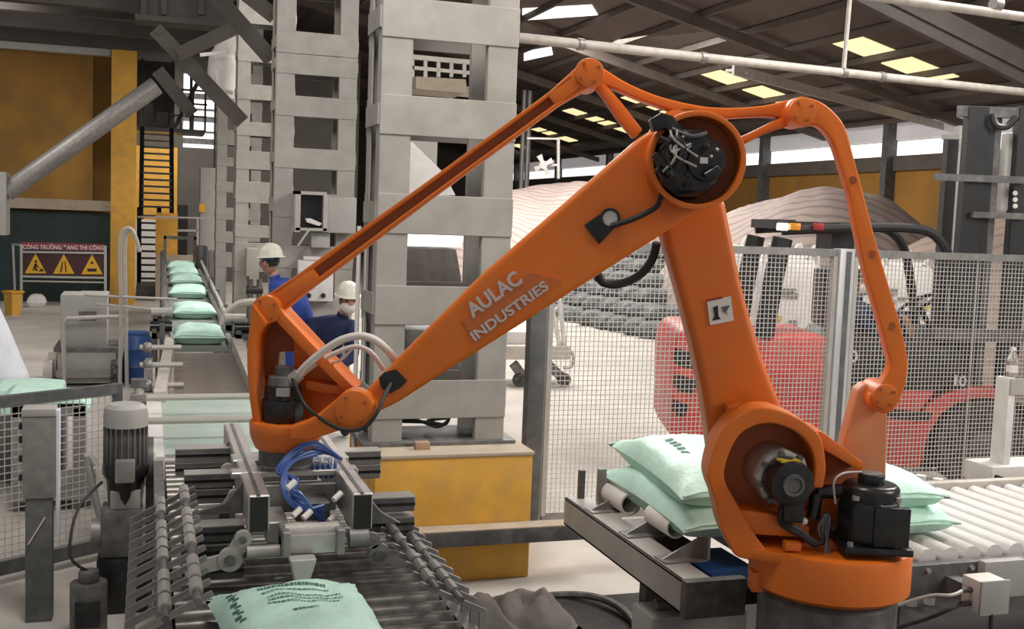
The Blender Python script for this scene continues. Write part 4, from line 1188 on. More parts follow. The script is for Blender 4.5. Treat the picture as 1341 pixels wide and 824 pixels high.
# junction box and plate on the near rail
t = thing('junction_box', 'pale grey junction box with cables below the white rollers', 'box', (3.44, 3.74, 0.55))
o = MB().box((3.36, 3.70, 0.60), (3.50, 3.82, 0.74)).build('box_body', LABELW, t, bevel=0.008)
MB().box((3.355, 3.693, 0.595), (3.505, 3.705, 0.745)).build('cover', CAB, t, bevel=0.004)
MB().box((3.40, 3.82, 0.60), (3.46, 3.97, 0.68)).build('mounting_arm', STEEL_D, t)
for z in (0.63, 0.69):
    MB().cyl((3.31, 3.76, z), (3.36, 3.76, z), 0.012, n=10).build('cable_gland', STEEL_D, t)
MB().cyl((3.50, 3.76, 0.67), (3.54, 3.76, 0.67), 0.014, n=10).build('cable_gland', STEEL_L, t)
for z, e in ((0.63, 0.0), (0.69, 0.04)):
    MB().tube([(3.32, 3.76, z), (3.24, 3.74, z - 0.01), (3.16, 3.78, z - 0.06 + e), (3.02, 3.84, z - 0.12 + e)], 0.008).build('cable', STEEL_L if e else RUBBER, t)
MB().tube([(3.42, 3.70, 0.60), (3.42, 3.68, 0.50), (3.48, 3.62, 0.38), (3.50, 3.5, 0.2)], 0.009).build('cable', RUBBER, t)
t = thing('sensor_plate', 'flat grey bolted plate hanging on the near rail of the white rollers', 'plate', (3.68, 3.85, 0.55))
MB().box((3.57, 3.92, 0.575), (3.80, 3.968, 0.745)).build('plate', CAB, t, bevel=0.006)
for x, z in ((3.60, 0.63), (3.70, 0.63)):
    MB().cyl((x, 3.91, z), (x, 3.92, z), 0.008, n=8).build('bolt', STEEL_D, t)

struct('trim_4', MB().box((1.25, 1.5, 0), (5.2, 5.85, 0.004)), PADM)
# ---------------------------------------------------------------- low rail across the plinth, floor clutter
t = thing('floor_rail', 'grey steel rail with a dusty top running from the plinth to the pallet conveyor', 'rail', (1.9, 5.95, 0))
a, b = at(515, 712, y=6.2), at(800, 714, y=6.2)
MB().bar((a.x, a.y, 0.30), (b.x, b.y, 0.30), 0.13, 0.09).build('channel', STEEL_D, t, bevel=0.006)
MB().bar((a.x, a.y, 0.349), (b.x, b.y, 0.349), 0.13, 0.008).build('dusty_top', DUSTTOP, t)
for f in (0.03,):
    p = a.lerp(b, f)
    MB().box((p.x - 0.03, p.y - 0.03, 0), (p.x + 0.03, p.y + 0.03, 0.26)).build('foot', STEEL_D, t)
def crumple(cx, cy_, rx, ry, h, seed, nu=22, nv=22):
    q, fs = [], []
    for j in range(nv):
        for i in range(nu):
            s, v = -1 + 2 * i / (nu - 1), -1 + 2 * j / (nv - 1)
            rr = min(1.0, math.hypot(s, v) / 1.15)
            n_ = noise.noise(Vector((s * 1.7 + seed, v * 1.7, seed))) * 0.5 + abs(noise.noise(Vector((s * 2.6 + seed, v * 2.6, 2)))) * 0.3
            z = max(0.004, h * (1 - rr ** 2.2) * (0.75 + n_))
            k = 1 + 0.12 * noise.noise(Vector((s * 2, v * 2, seed + 5)))
            q.append((cx + s * rx * k, cy_ + v * ry * k, z))
    o = nu * nv
    q += [(x, y, 0.001) for x, y, z in q]
    for j in range(nv - 1):
        for i in range(nu - 1):
            a = j * nu + i
            fs += [(a, a + 1, a + nu + 1, a + nu), (o + a, o + a + nu, o + a + nu + 1, o + a + 1)]
    bd = [i for i in range(nu)] + [j * nu + nu - 1 for j in range(1, nv)] + [(nv - 1) * nu + i for i in range(nu - 2, -1, -1)] + [j * nu for j in range(nv - 2, 0, -1)]
    fs += [(bd[k], bd[(k + 1) % len(bd)], o + bd[(k + 1) % len(bd)], o + bd[k]) for k in range(len(bd))]
    return MB().add(q, fs)
crumple(1.66, 5.52, 0.24, 0.36, 0.20, 3.1).single('floor_tarp', CLOTHG, 'crumpled grey tarp heaped on the floor beside the tines', 'tarp', smooth=60)
crumple(2.02, 5.62, 0.22, 0.3, 0.15, 8.4).single('floor_tarp', CLOTHG, 'second, flatter crumpled tarp between the first one and the cable coil', 'tarp', smooth=60)
MB().tube([(2.25 + 0.30 * math.cos(a), 5.45 + 0.42 * math.sin(a), 0.03 + 0.012 * math.sin(3 * a)) for a in [2 * PI * i / 20 for i in range(38)]], 0.022, n=8, sub=2).single('cable_coil', STEEL_D, 'grey cable coiled on the floor near the open conveyor end', 'cable')
a, b = at(858, 792, y=4.5), at(965, 789, y=4.5)
t = thing('floor_pipe', 'short dark pipe lying on a grey block in front of the pallet conveyor', 'pipe', a)
MB().cyl(a, b, 0.026, n=14).build('pipe', STEEL_D, t)
MB().box((a.x - 0.06, 4.4, 0), (b.x, 4.62, a.z - 0.026)).build('grey_block', CAB, t, bevel=0.01)

# ---------------------------------------------------------------- tall mesh fence
YF = 7.25
def post(x, mats, w, label):
    t = thing('fence_post', label, 'post', (x, YF, 0))
    MB().box((x - w / 2, YF - 0.05, 0), (x + w / 2, YF + 0.05, 2.06)).build('post_tube', mats, t, bevel=0.006)
    MB().box((x - w / 2 - 0.05, YF - 0.09, 0), (x + w / 2 + 0.05, YF + 0.09, 0.014)).build('base_plate', STEEL_D, t)
    MB().box((x + w / 2, YF - 0.02, 0.1), (x + w / 2 + 0.02, YF + 0.02, 2.03)).build('edge_strip', STEEL_L, t)
    return t
xa, xb, xc = at(697, 560, y=YF).x, at(1098, 450, y=YF).x, 8.6
post(xa, POSTD, 0.12, 'charcoal fence post beside the yellow plinth')
tp_ = post(xb, POSTL, 0.13, 'silver fence post between the two tall mesh panels')
MB().box((xb - 0.012, YF - 0.056, 0.02), (xb + 0.03, YF - 0.05, 2.04)).build('post_groove', POSTD, tp_)
post(xc, POSTD, 0.12, 'charcoal fence post at the far end of the tall mesh fence')
for k, (x0, x1) in enumerate(((xa + 0.09, xb - 0.08), (xb + 0.09, xc - 0.07))):
    t = thing('mesh_fence_panel', ['tall wire mesh fence panel between charcoal and silver posts', 'tall wire mesh fence panel beyond the silver post, in front of the mast'][k], 'fence', ((x0 + x1) / 2, YF, 0))
    fence_wires(Vector((x0, YF, 0)), Vector((x1, YF, 0)), 0.12, 2.0, 0.035, 0.0024).build('wire_mesh', GALV, t, kind='stuff')
    MB().box((x0, YF - 0.025, 2.0), (x1, YF + 0.025, 2.055)).build('top_rail', STEEL, t)
    MB().box((x0, YF - 0.025, 0.06), (x1, YF + 0.025, 0.12)).build('bottom_rail', STEEL, t)
    MB().box((x0 - 0.01, YF - 0.03, 0.10), (x0 + 0.025, YF + 0.03, 2.0)).build('side_bar', STEEL_L, t)
    MB().box((x1 - 0.025, YF - 0.03, 0.10), (x1 + 0.01, YF + 0.03, 2.0)).build('side_bar', STEEL_L, t)
    if k:
        x = at(1272, 450, y=YF).x
        MB().box((x - 0.006, YF - 0.012, 0.1), (x + 0.006, YF + 0.0, 2.0)).build('middle_bar', STEEL_L, t)

# ---------------------------------------------------------------- white machine base with a bottle
Yw = 5.42
t = thing('white_stand', 'white box post on a white base behind the white rollers', 'stand', (at(1310, 640, y=Yw).x, Yw, 0))
a, b = at(1304, 492, y=Yw + 0.12), at(1332, 492, y=Yw)
MB().box((a.x, Yw, 0.76), (b.x, Yw + 0.12, a.z)).build('box_post', WHITE, t, bevel=0.008)
MB().box((at(1262, 610, y=Yw + 0.2).x, Yw - 0.05, 0.68), (at(1400, 620, y=Yw).x, Yw + 0.2, 0.80)).build('base_table', WHITE, t, bevel=0.01)
MB().prism([(a.x - 0.12, Yw - 0.052, 0.71), (a.x + 0.0, Yw - 0.052, 0.71), (a.x - 0.03, Yw - 0.052, 0.735), (a.x - 0.10, Yw - 0.052, 0.755)], (0, 0.003, 0)).build('dark_slot', RUBBER, t)
for x in (a.x - 0.1, a.x + 0.4):
    MB().box((x - 0.03, Yw + 0.1, 0), (x + 0.03, Yw + 0.16, 0.68)).build('leg', WHITE, t)
MB().box((b.x - 0.05, Yw - 0.015, a.z - 0.10), (b.x + 0.06, Yw, a.z - 0.0)).build('corner_plate', STEEL_L, t)
for i, px in enumerate((1180, 1205, 1228)):
    p = at(px, 640, y=5.3)
    MB().cyl((p.x, 5.3, 0.0), (p.x, 5.3, p.z + 0.06 + 0.02 * (i % 2)), 0.03, n=12).single('white_can_post', WHITE, ['first short white post behind the far rail, nearest the black motor', 'second short white post behind the far rail', 'third short white post behind the far rail, nearest the white base'][i], 'post', 'short white posts behind the far rail')
p = at(1325, 486, y=Yw + 0.06)
zt = a.z
t = thing('water_bottle', 'clear plastic water bottle standing on the white box post', 'bottle', (p.x, Yw + 0.06, zt))
c = Vector((p.x, Yw + 0.06, zt))
MB().lathe([(0.030, 0), (0.033, 0.01), (0.033, 0.06), (0.030, 0.07), (0.033, 0.08), (0.033, 0.115), (0.014, 0.155), (0.013, 0.165)], c, n=18).build('bottle_body', GLASS, t)
MB().lathe([(0.0345, 0.03), (0.0345, 0.07)], c, n=18).build('paper_label', LABELW, t)
MB().cyl(c + Vector((0, 0, 0.165)), c + Vector((0, 0, 0.183)), 0.016, n=14).build('cap', LABELW, t)

# ---------------------------------------------------------------- FORKLIFT, local frame: x ahead, y to its far side
FD = 9.4
FR = WD * FD + UD * 2.6
t = thing('forklift', 'red forklift with a dark mast behind the tall mesh fence', 'forklift', FR, -YAW)
FWD = 1.2
def fx_(px, py, w=0.0):
    d = ray(px, py)
    k = (FD + w) / d.dot(WD)
    Q = CO + d * k - FR
    return Vector((Q.dot(UD), w, Q.z))
def fp(pts, w=0.0): return [fx_(a, b, w) for a, b in pts]
FB = lambda m, name, mats, parent=None, **k: m.build(name, mats, parent or t, world=False, **k)
cw = FB(MB().prism(fp([(880, 462), (888, 437), (898, 430), (962, 431), (975, 440), (975, 585), (962, 592), (884, 580), (878, 562)]), (0, FWD, 0)), 'counterweight', REDP, bevel=0.07, seg=3)
for k, (x0, y0, x1, y1) in enumerate(((880, 456, 918, 484), (880, 490, 914, 516), (878, 523, 902, 548))):
    FB(MB().prism(fp([(x0 + 4, y0), (x1, y0 + 8), (x1 - 6, y1), (x0 + 8, y1 - 4), (x0 + 2, y1 - 12)], -0.006), (0, 0.012, 0)), 'vent', RUBBER, cw)
FB(MB().prism(fp([(965, 442), (1085, 442), (1085, 520), (965, 520)]), (0, FWD, 0)), 'hood', REDP, bevel=0.03)
FB(MB().prism(fp([(965, 520), (1116, 520), (1116, 600), (975, 600)], .03), (0, FWD - .06, 0)), 'lower_body', REDP, bevel=0.02)
FB(MB().prism(fp([(1085, 470), (1108, 440), (1210, 448), (1262, 462), (1262, 500), (1225, 512), (1085, 512)]), (0, FWD, 0)), 'side_cowl', RUBBER, bevel=0.02)
FB(MB().prism(fp([(1112, 512), (1225, 512), (1200, 545), (1186, 612), (1112, 612)]), (0, FWD, 0)), 'step_panel', REDP, bevel=0.015)
FB(MB().prism(fp([(1160, 535), (1222, 541), (1216, 552), (1160, 548)], -.004), (0, 0.01, 0)), 'step_slot', RUBBER)
FB(MB().band(fp([(1180, 612), (1196, 560), (1216, 530), (1240, 515), (1275, 508), (1322, 512)]), fp([(1205, 612), (1216, 570), (1232, 543), (1252, 529), (1280, 521), (1322, 524)]), (0, 0.3, 0)), 'fender', REDP, bevel=0.01)
wc = fx_(1288, 585)
def wheel(x, r, w, y):
    o = FB(MB().lathe([(r * 0.62, 0), (r * 0.93, 0), (r, w * 0.18), (r, w * 0.82), (r * 0.93, w), (r * 0.62, w)], (x, y, r), (0, 1, 0), 28), 'wheel', TYRE)
    FB(MB().lathe([(r * 0.18, -0.012), (r * 0.25, 0.0), (r * 0.55, 0.03), (r * 0.61, -0.008), (r * 0.61, 0.04)], (x, y, r), (0, 1, 0), 20), 'wheel_hub', STEEL_D, o)
xr = fx_(950, 590).x
for (x, r, w) in ((wc.x, 0.41, 0.28), (xr, 0.30, 0.22)):
    wheel(x, r, w, 0.02)
    wheel(x, r, w, FWD - 0.02 - w)
put_text('10', fx_(1249, 505, -.012), fx_(1265, 506, -.012), (0, -1, 0), LABELW, t, bold=0.03, world=False)
put_text('0', fx_(1112, 474, -.012), fx_(1123, 474, -.012), (0, -1, 0), LABELW, t, bold=0.03, world=False)
def at_w(px, py, w):
    p = fx_(px, py)
    return Vector((p.x, w, p.z))
for w in (0.05, FWD - 0.1):
    FB(MB().tube([at_w(1002, 442, w), at_w(1016, 360, w), at_w(1027, 312, w)], 0.085, n=10), 'rear_guard_leg', RUBBER)
    FB(MB().tube([at_w(a, b, w) for a, b in ((1026, 302), (1140, 298), (1195, 299), (1222, 305), (1240, 325), (1250, 360), (1262, 460))], 0.042, n=10), 'front_guard_leg', RUBBER)
gx0, gx1, gz = fx_(1028, 300).x, fx_(1190, 300).x, fx_(1140, 298).z
for i in range(6):
    x = gx0 + (gx1 - gx0) * (i + 0.5) / 6
    FB(MB().box((x - 0.03, 0.05, gz - 0.02), (x + 0.03, FWD - 0.1, gz + 0.03)), 'guard_bar', RUBBER)
a, b = fx_(1090, 298, 0.3), fx_(1118, 330, 0.3)
FB(MB().box((a.x, 0.3, b.z), (b.x, 0.8, a.z)), 'guard_box', RUBBER)
FB(MB().box((gx0 - 0.05, 0.02, gz - 0.04), (gx0 + 0.09, FWD - 0.07, gz + 0.04)), 'guard_rear_bar', RUBBER)
for px, mt_ in ((1024, LAMPW), (1040, AMBER), (1071, RED_L)):
    p = fx_(px, 297, 0.02)
    FB(MB().box((p.x - 0.045, -0.03, p.z - 0.03), (p.x + 0.045, 0.03, p.z + 0.03)), 'lamp', mt_, bevel=0.01)
sx = fx_(1088, 440, 0.6).x
FB(MB().box((sx - 0.02, 0.38, 1.28), (sx + 0.45, 0.82, 1.38)), 'seat', RUBBER, bevel=0.03)
FB(MB().box((sx - 0.14, 0.38, 1.34), (sx - 0.02, 0.82, 1.85)), 'seat_back', RUBBER, bevel=0.03)
FB(MB().cyl((sx + 0.95, 0.6, 1.25), (sx + 0.78, 0.6, 1.55), 0.025, n=10), 'steering_column', RUBBER)
FB(MB().ring((sx + 0.77, 0.6, 1.55), (sx + 0.755, 0.6, 1.575), 0.19, 0.165, 22), 'steering_wheel', RUBBER)
FB(MB().box((sx + 0.86, 0.25, 0.9), (sx + 1.15, 0.95, 1.35)), 'dashboard', RUBBER, bevel=0.03)
# mast, built from its rails as they stand across the machine
mx = fx_(1262, 300).x
zt_ = fx_(1300, 143, 0.2).z
def mrail(px, w, half, z1, name='mast_rail', mt_=RUBBER, z0=0.12):
    p = fx_(px, 300, w)
    FB(MB().box((p.x - half, w - 0.05, z0), (p.x + half, w + 0.07, z1)), name, mt_)
mrail(1268, 0.10, 0.085, zt_)
mrail(1283, 0.14, 0.05, zt_ - 0.02)
mrail(1294, 0.16, 0.03, zt_ - 0.05, 'mast_rail', STEEL_D)
mrail(1333, 0.10, 0.08, zt_ + 0.02)
mrail(1238, 0.75, 0.05, zt_ - 0.22)
mrail(1246, 0.75, 0.012, zt_ - 0.1, 'lift_chain', STEEL_L, 1.5)
mrail(1256, 0.75, 0.03, zt_ - 0.2, 'mast_rail', STEEL_D)
mrail(1311, 0.2, 0.026, zt_ - 0.2, 'lift_cylinder', WHITE, fx_(1310, 275).z)
def mbar(x0, x1, y0, y1, w, d):
    a, b = fx_(x0, y0, w), fx_(x1, y1, w)
    b.z = fx_(x0, y1, w).z
    FB(MB().box((a.x, w, b.z), (b.x, w + d, a.z)), 'mast_crossbar', STEEL_D)
mbar(1257, 1345, 138, 152, 0.06, 0.06)
mbar(1226, 1345, 227, 236, -0.04, 0.06)
mbar(1275, 1345, 277, 285, -0.04, 0.06)
mbar(1226, 1345, 430, 445, 0.0, 0.1)
FB(MB().tube([fx_(1300, 150, 0), fx_(1304, 164, -0.03), fx_(1318, 166, -0.04), fx_(1330, 154, -0.03)], 0.03), 'hydraulic_hose', RUBBER)
a, b = fx_(1236, 176, 0.6), fx_(1254, 183, 0.6)
FB(MB().box((a.x, 0.55, b.z), (b.x, 0.65, a.z)), 'chain_anchor', CAB)
for k in range(3):
    p = fx_(1329, 253 + 8.5 * k, 0.04)
    FB(MB().cyl(p, p + Vector((0, -0.01, 0)), 0.021, n=10), 'white_dot', LABELW)
xm = fx_(1338, 300, 0.1).x + 0.1
FB(MB().box((xm, 0.02, 0.25), (xm + 0.06, FWD - 0.02, 0.75)), 'fork_carriage', RUBBER)
for y in (0.3, 0.9):
    FB(MB().box((xm + 0.06, y - 0.06, 0.06), (xm + 1.1, y + 0.06, 0.11)).box((xm + 0.06, y - 0.06, 0.06), (xm + 0.11, y + 0.06, 0.7)), 'fork', STEEL_D)
FB(MB().box((xr + 0.3, 0.1, 0.32), (wc.x - 0.45, FWD - 0.1, 0.5)), 'floor_plate', RUBBER)
def fw(u, w, z): return FR + UD * u + WD * w + Vector((0, 0, z))

# ---------------------------------------------------------------- PEOPLE
def person(name, label, J, mats, cap=None, mask=False, facing=(0, -1, 0), bulk=1.0):
    """J: joints in world space. one skinned body with head; helmet and mask are parts"""
    base = Vector((J['pelvis'][0], J['pelvis'][1], min(J['footL'][2], J['footR'][2]) - 0.04))
    t = thing(name, label, 'person', base)
    order = ['pelvis', 'waist', 'chest', 'neck', 'shoulderL', 'elbowL', 'wristL', 'shoulderR', 'elbowR', 'wristR', 'hipL', 'kneeL', 'ankleL', 'footL', 'hipR', 'kneeR', 'ankleR', 'footR', 'headbase', 'palmL', 'palmR']
    J = {k: Vector(v) for k, v in J.items()}
    for s in 'LR':
        d = (J['wrist' + s] - J['elbow' + s]).normalized()
        J['palm' + s] = J['wrist' + s] + d * 0.06
    hd_ = J['head']
    J['headbase'] = J['neck'].lerp(hd_, 0.6)
    rad = dict(pelvis=.145, waist=.135, chest=.155, neck=.062, shoulderL=.075, elbowL=.052, wristL=.036, shoulderR=.075, elbowR=.052, wristR=.036, hipL=.105, kneeL=.072, ankleL=.052, footL=.045, hipR=.105, kneeR=.072, ankleR=.052, footR=.045, headbase=.055, palmL=.032, palmR=.032)
    E = [('pelvis', 'waist'), ('waist', 'chest'), ('chest', 'neck'), ('neck', 'headbase'), ('chest', 'shoulderL'), ('shoulderL', 'elbowL'), ('elbowL', 'wristL'), ('wristL', 'palmL'), ('chest', 'shoulderR'), ('shoulderR', 'elbowR'), ('elbowR', 'wristR'), ('wristR', 'palmR'), ('pelvis', 'hipL'), ('hipL', 'kneeL'), ('kneeL', 'ankleL'), ('ankleL', 'footL'), ('pelvis', 'hipR'), ('hipR', 'kneeR'), ('kneeR', 'ankleR'), ('ankleR', 'footR')]
    me = bpy.data.meshes.new('skel')
    me.from_pydata([J[k] - base for k in order], [(order.index(a), order.index(b)) for a, b in E], [])
    o = bpy.data.objects.new('skel', me)
    COL.objects.link(o)
    o.modifiers.new('skin', 'SKIN')
    for i, k in enumerate(order):
        v = me.skin_vertices[0].data[i]
        g = bulk if k not in ('neck', 'headbase', 'palmL', 'palmR', 'wristL', 'wristR', 'footL', 'footR') else 1.0
        v.radius = (rad[k] * g, rad[k] * g * (0.85 if k in ('chest', 'waist', 'pelvis') else 1))
        v.use_root = (k == 'pelvis')
    o.modifiers.new('sub', 'SUBSURF').levels = 2
    dg = bpy.context.evaluated_depsgraph_get()
    dg.update()
    bmsh = bpy.data.meshes.new_from_object(o.evaluated_get(dg))
    bpy.data.objects.remove(o)
    m = MB()
    vs = [v.co + base for v in bmsh.vertices]
    cl = {k: J[k] for k in order}
    m.v = vs
    for p in bmsh.polygons:
        c = sum((vs[i] for i in p.vertices), Vector()) / len(p.vertices)
        k = min(cl, key=lambda n: (cl[n] - c).length)
        mi = 1 if k in ('headbase', 'palmL', 'palmR') else (2 if k in ('footL', 'footR') else 0)
        m.f.append(tuple(p.vertices))
        m.m.append(mi)
    f = Vector(facing).normalized()
    rgt = f.cross(Vector((0, 0, 1))).normalized()
    m.mi(1)
    hm = MB().ball((0, 0, 0), (0.076, 0.098, 0.118), 20, 14)
    def hp(v):   # head local: x right, y forward, z up
        return hd_ + rgt * v[0] + f * v[1] + Vector((0, 0, v[2]))
    q = []
    for v in hm.v:
        jaw = 1 - 0.28 * max(0, -v.z / 0.118) if v.z < 0 else 1
        v = Vector((v.x * jaw, v.y * (jaw if v.y < 0 else 1 - 0.12 * max(0, -v.z / 0.118)), v.z))
        if v.y > 0.07 and abs(v.x) < 0.03 and -0.04 < v.z < 0.02: v.y += 0.018
        if v.y > 0.06 and 0.0 < v.z < 0.04 and 0.015 < abs(v.x) < 0.05: v.y -= 0.008
        q.append(hp(v))
    m.add(q, hm.f)
    for s in (-1, 1):
        m.add([hp(v + Vector((s * 0.078, -0.005, -0.005))) for v in MB().ball((0, 0, 0), (0.012, 0.022, 0.033), 8, 6).v], MB().ball((0, 0, 0), 1, 8, 6).f)
    nose = MB().ball((0, 0.100, -0.012), (0.014, 0.02, 0.022), 8, 6)
    m.add([hp(v) for v in nose.v], nose.f)
    # hands: palm plus five unequal bent fingers
    for s in 'LR':
        d = (J['palm' + s] - J['wrist' + s]).normalized()
        side = d.cross(Vector((0, 0, 1)))
        side = side.normalized() if side.length > 0.1 else Vector((1, 0, 0))
        up = side.cross(d)
        w0 = J['palm' + s]
        for k, ln in enumerate((0.068, 0.078, 0.072, 0.056)):
            b0 = w0 + d * 0.015 + side * (-0.027 + 0.018 * k)
            m.tube([b0, b0 + d * ln * 0.55 - up * 0.008, b0 + d * ln * 0.8 - up * 0.03, b0 + d * ln * 0.78 - up * 0.045], [0.0095, 0.009, 0.008, 0.007], n=6, sub=1)
        b0 = w0 - d * 0.02 + side * (-0.03)
        m.tube([b0, b0 - side * 0.022 + d * 0.025, b0 - side * 0.024 + d * 0.05 - up * 0.01], [0.011, 0.010, 0.008], n=6, sub=1)
    m.build('body', [mats[0], SKIN, BLACK], t, smooth=180)
    # eyes, hair
    ey = MB()
    for s in (-1, 1):
        eb = MB().ball((s * 0.032, 0.083, 0.015), (0.013, 0.010, 0.008), 8, 6)
        ey.add([hp(v) for v in eb.v], eb.f)
    ey.build('eyes', BLACK, t)
    hr = MB().ball((0, -0.014, 0.022), (0.082, 0.094, 0.106), 16, 10)
    keep = [fc for fc in hr.f if all(hr.v[i].z > -0.035 or hr.v[i].y < -0.03 for i in fc) and all(hr.v[i].y < 0.06 or hr.v[i].z > 0.07 for i in fc) and all(hr.v[i].z > -0.06 for i in fc)]
    MB().add([hp(v) for v in hr.v], keep).build('hair', BLACK, t)
    if cap:
        hb = MB().lathe([(0.155, 0.0), (0.150, 0.012), (0.128, 0.018), (0.122, 0.06), (0.10, 0.105), (0.06, 0.135), (0.012, 0.145)], (0, 0, 0), n=22)
        hs = MB().add([hp(Vector((v.x * 0.88, v.y * 1.02 - 0.005, v.z + 0.045))) for v in hb.v], hb.f).build('helmet', cap, t)
        rb_ = MB().tube([hp((-0.008, -0.11, 0.10)), hp((-0.008, -0.05, 0.175)), hp((-0.008, 0.05, 0.175)), hp((-0.008, 0.11, 0.10))], 0.012, n=6)
        rb_.build('helmet_ridge', cap, hs)
        sb = MB().ring(hp((0, 0, 0.03)), hp((0, 0, 0.05)), 0.10, 0.085, 20)
        sb.build('helmet_band', DRUMB, hs)
    if mask:
        mk = MB().ball((0, 0.03, -0.05), (0.080, 0.088, 0.070), 16, 10)
        kp = [fc for fc in mk.f if all(mk.v[i].y > 0.0 for i in fc)]
        MB().add([hp(v) for v in mk.v], kp).build('face_mask', MASK, t)
    return t

# standing worker, back of the head to us, bent to the left over the machine
h1 = at(353, 344, y=11.0)
fl_ = 0.045
J = dict(head=h1, neck=(h1.x + 0.06, 11.02, h1.z - 0.17), chest=(h1.x + 0.19, 11.04, h1.z - 0.34), waist=(h1.x + 0.30, 11.05, h1.z - 0.58), pelvis=(h1.x + 0.34, 11.06, h1.z - 0.78),
         shoulderL=(h1.x + 0.08, 10.82, h1.z - 0.27), elbowL=(h1.x + 0.10, 10.72, h1.z - 0.56), wristL=(h1.x - 0.02, 10.80, h1.z - 0.74),
         shoulderR=(h1.x + 0.26, 11.26, h1.z - 0.27), elbowR=(h1.x + 0.40, 11.34, h1.z - 0.50), wristR=(h1.x + 0.16, 11.28, h1.z - 0.62),
         hipL=(h1.x + 0.30, 10.94, h1.z - 0.85), kneeL=(h1.x + 0.26, 10.93, 0.48), ankleL=(h1.x + 0.30, 10.95, 0.10), footL=(h1.x + 0.16, 10.92, fl_),
         hipR=(h1.x + 0.36, 11.18, h1.z - 0.85), kneeR=(h1.x + 0.36, 11.20, 0.48), ankleR=(h1.x + 0.44, 11.20, 0.10), footR=(h1.x + 0.30, 11.20, fl_))
person('person', 'worker in a bright blue suit and white helmet, head turned away', J, [BLUEW], HELM, facing=(-0.72, 0.7, -0.1), bulk=1.4)
h2 = at(456, 394, y=10.6)
J = dict(head=h2, neck=(h2.x - 0.05, 10.66, h2.z - 0.17), chest=(h2.x - 0.14, 10.74, h2.z - 0.32), waist=(h2.x - 0.20, 10.86, h2.z - 0.52), pelvis=(h2.x - 0.16, 10.95, h2.z - 0.68),
         shoulderL=(h2.x + 0.04, 10.72, h2.z - 0.27), elbowL=(h2.x + 0.06, 10.58, h2.z - 0.55), wristL=(h2.x - 0.14, 10.42, h2.z - 0.62),
         shoulderR=(h2.x - 0.33, 10.74, h2.z - 0.27), elbowR=(h2.x - 0.42, 10.62, h2.z - 0.50), wristR=(h2.x - 0.32, 10.42, h2.z - 0.62),
         hipL=(h2.x - 0.06, 10.93, h2.z - 0.74), kneeL=(h2.x + 0.02, 10.62, 0.46), ankleL=(h2.x + 0.02, 10.72, 0.10), footL=(h2.x + 0.0, 10.56, fl_),
         hipR=(h2.x - 0.26, 10.93, h2.z - 0.74), kneeR=(h2.x - 0.30, 10.64, 0.46), ankleR=(h2.x - 0.28, 10.74, 0.10), footR=(h2.x - 0.30, 10.58, fl_))
person('person', 'worker in a navy suit with white helmet and white face mask, stooping', J, [NAVY], HELM, True, facing=(0.1, -1, -0.12), bulk=1.35)
hl = fx_(1124, 370, 0.6)
u0, sz = hl.x, 1.38
J = dict(head=fw(u0, .6, hl.z), neck=fw(u0 - .03, .6, hl.z - .17), chest=fw(u0 - .07, .6, hl.z - .34), waist=fw(u0 - .09, .6, sz + .20), pelvis=fw(u0 - .06, .6, sz + .10),
         shoulderL=fw(u0 - .06, .79, hl.z - .27), elbowL=fw(u0 + .10, .85, hl.z - .46), wristL=fw(u0 + .34, .75, hl.z - .36),
         shoulderR=fw(u0 - .06, .41, hl.z - .27), elbowR=fw(u0 + .10, .35, hl.z - .46), wristR=fw(u0 + .34, .45, hl.z - .36),
         hipL=fw(u0 - .02, .7, sz + .09), kneeL=fw(u0 + .42, .71, sz + .05), ankleL=fw(u0 + .46, .71, sz - .36), footL=fw(u0 + .58, .71, sz - .42),
         hipR=fw(u0 - .02, .5, sz + .09), kneeR=fw(u0 + .42, .49, sz + .05), ankleR=fw(u0 + .46, .49, sz - .36), footR=fw(u0 + .58, .49, sz - .42))
person('person', 'driver in dark blue with a white mask sitting in the red forklift', J, [NAVY], None, True, facing=(0.7, -0.7, 0))

# ---------------------------------------------------------------- covered stock heaps
def heap(cx, cy_, rx, ry, h, seed, rot=0.0, nu=56, nv=40, wr=0.16, px_=2.6):
    q, fs = [], []
    for j in range(nv):
        for i in range(nu):
            s, v = -1.0 + 2.0 * i / (nu - 1), -1.0 + 2.0 * j / (nv - 1)
            p = max(0.0, 1 - abs(s) ** px_) ** 0.55 * max(0.0, 1 - abs(v) ** px_) ** 0.55
            x, y = s * rx, v * ry
            n1 = noise.noise(Vector((x * 0.35 + seed, y * 0.35, seed))) * 0.5
            n2 = noise.noise(Vector((x * 1.1 + seed, y * 0.8, 3 + seed))) * wr
            n3 = abs(noise.noise(Vector((x * 2.6 - y * 1.5, y * 2.2 + x, seed)))) * wr * 0.45
            z = max(0.0, h * p + (n1 + n2 - n3) * p)
            xx, yy = x * math.cos(rot) - y * math.sin(rot), x * math.sin(rot) + y * math.cos(rot)
            q.append((cx + xx, cy_ + yy, z))
    for j in range(nv - 1):
        for i in range(nu - 1):
            a = j * nu + i
            fs.append((a, a + 1, a + nu + 1, a + nu))
    return MB().add(q, fs)
a = at(785, 300, y=23.5)
heap(a.x + 0.6, 28.5, 4.2, 3.8, 3.0, 4.2, 0.0).single('tarp_heap', TARP, 'far stock heap under a striped pale tarp, beside the big column', 'heap', smooth=70)
heap(12.5, 19.0, 2.6, 3.1, 2.75, 9.7, 0.0).single('tarp_heap', TARP, 'pale striped tarp heap behind the orange lower arm and the forklift', 'heap', smooth=70)
heap(12.3, 13.2, 2.2, 2.0, 2.6, 15.1, 0.0).single('tarp_heap', TARP2, 'beige tarp heap below the yellow side wall, beside the mast', 'heap', smooth=70)
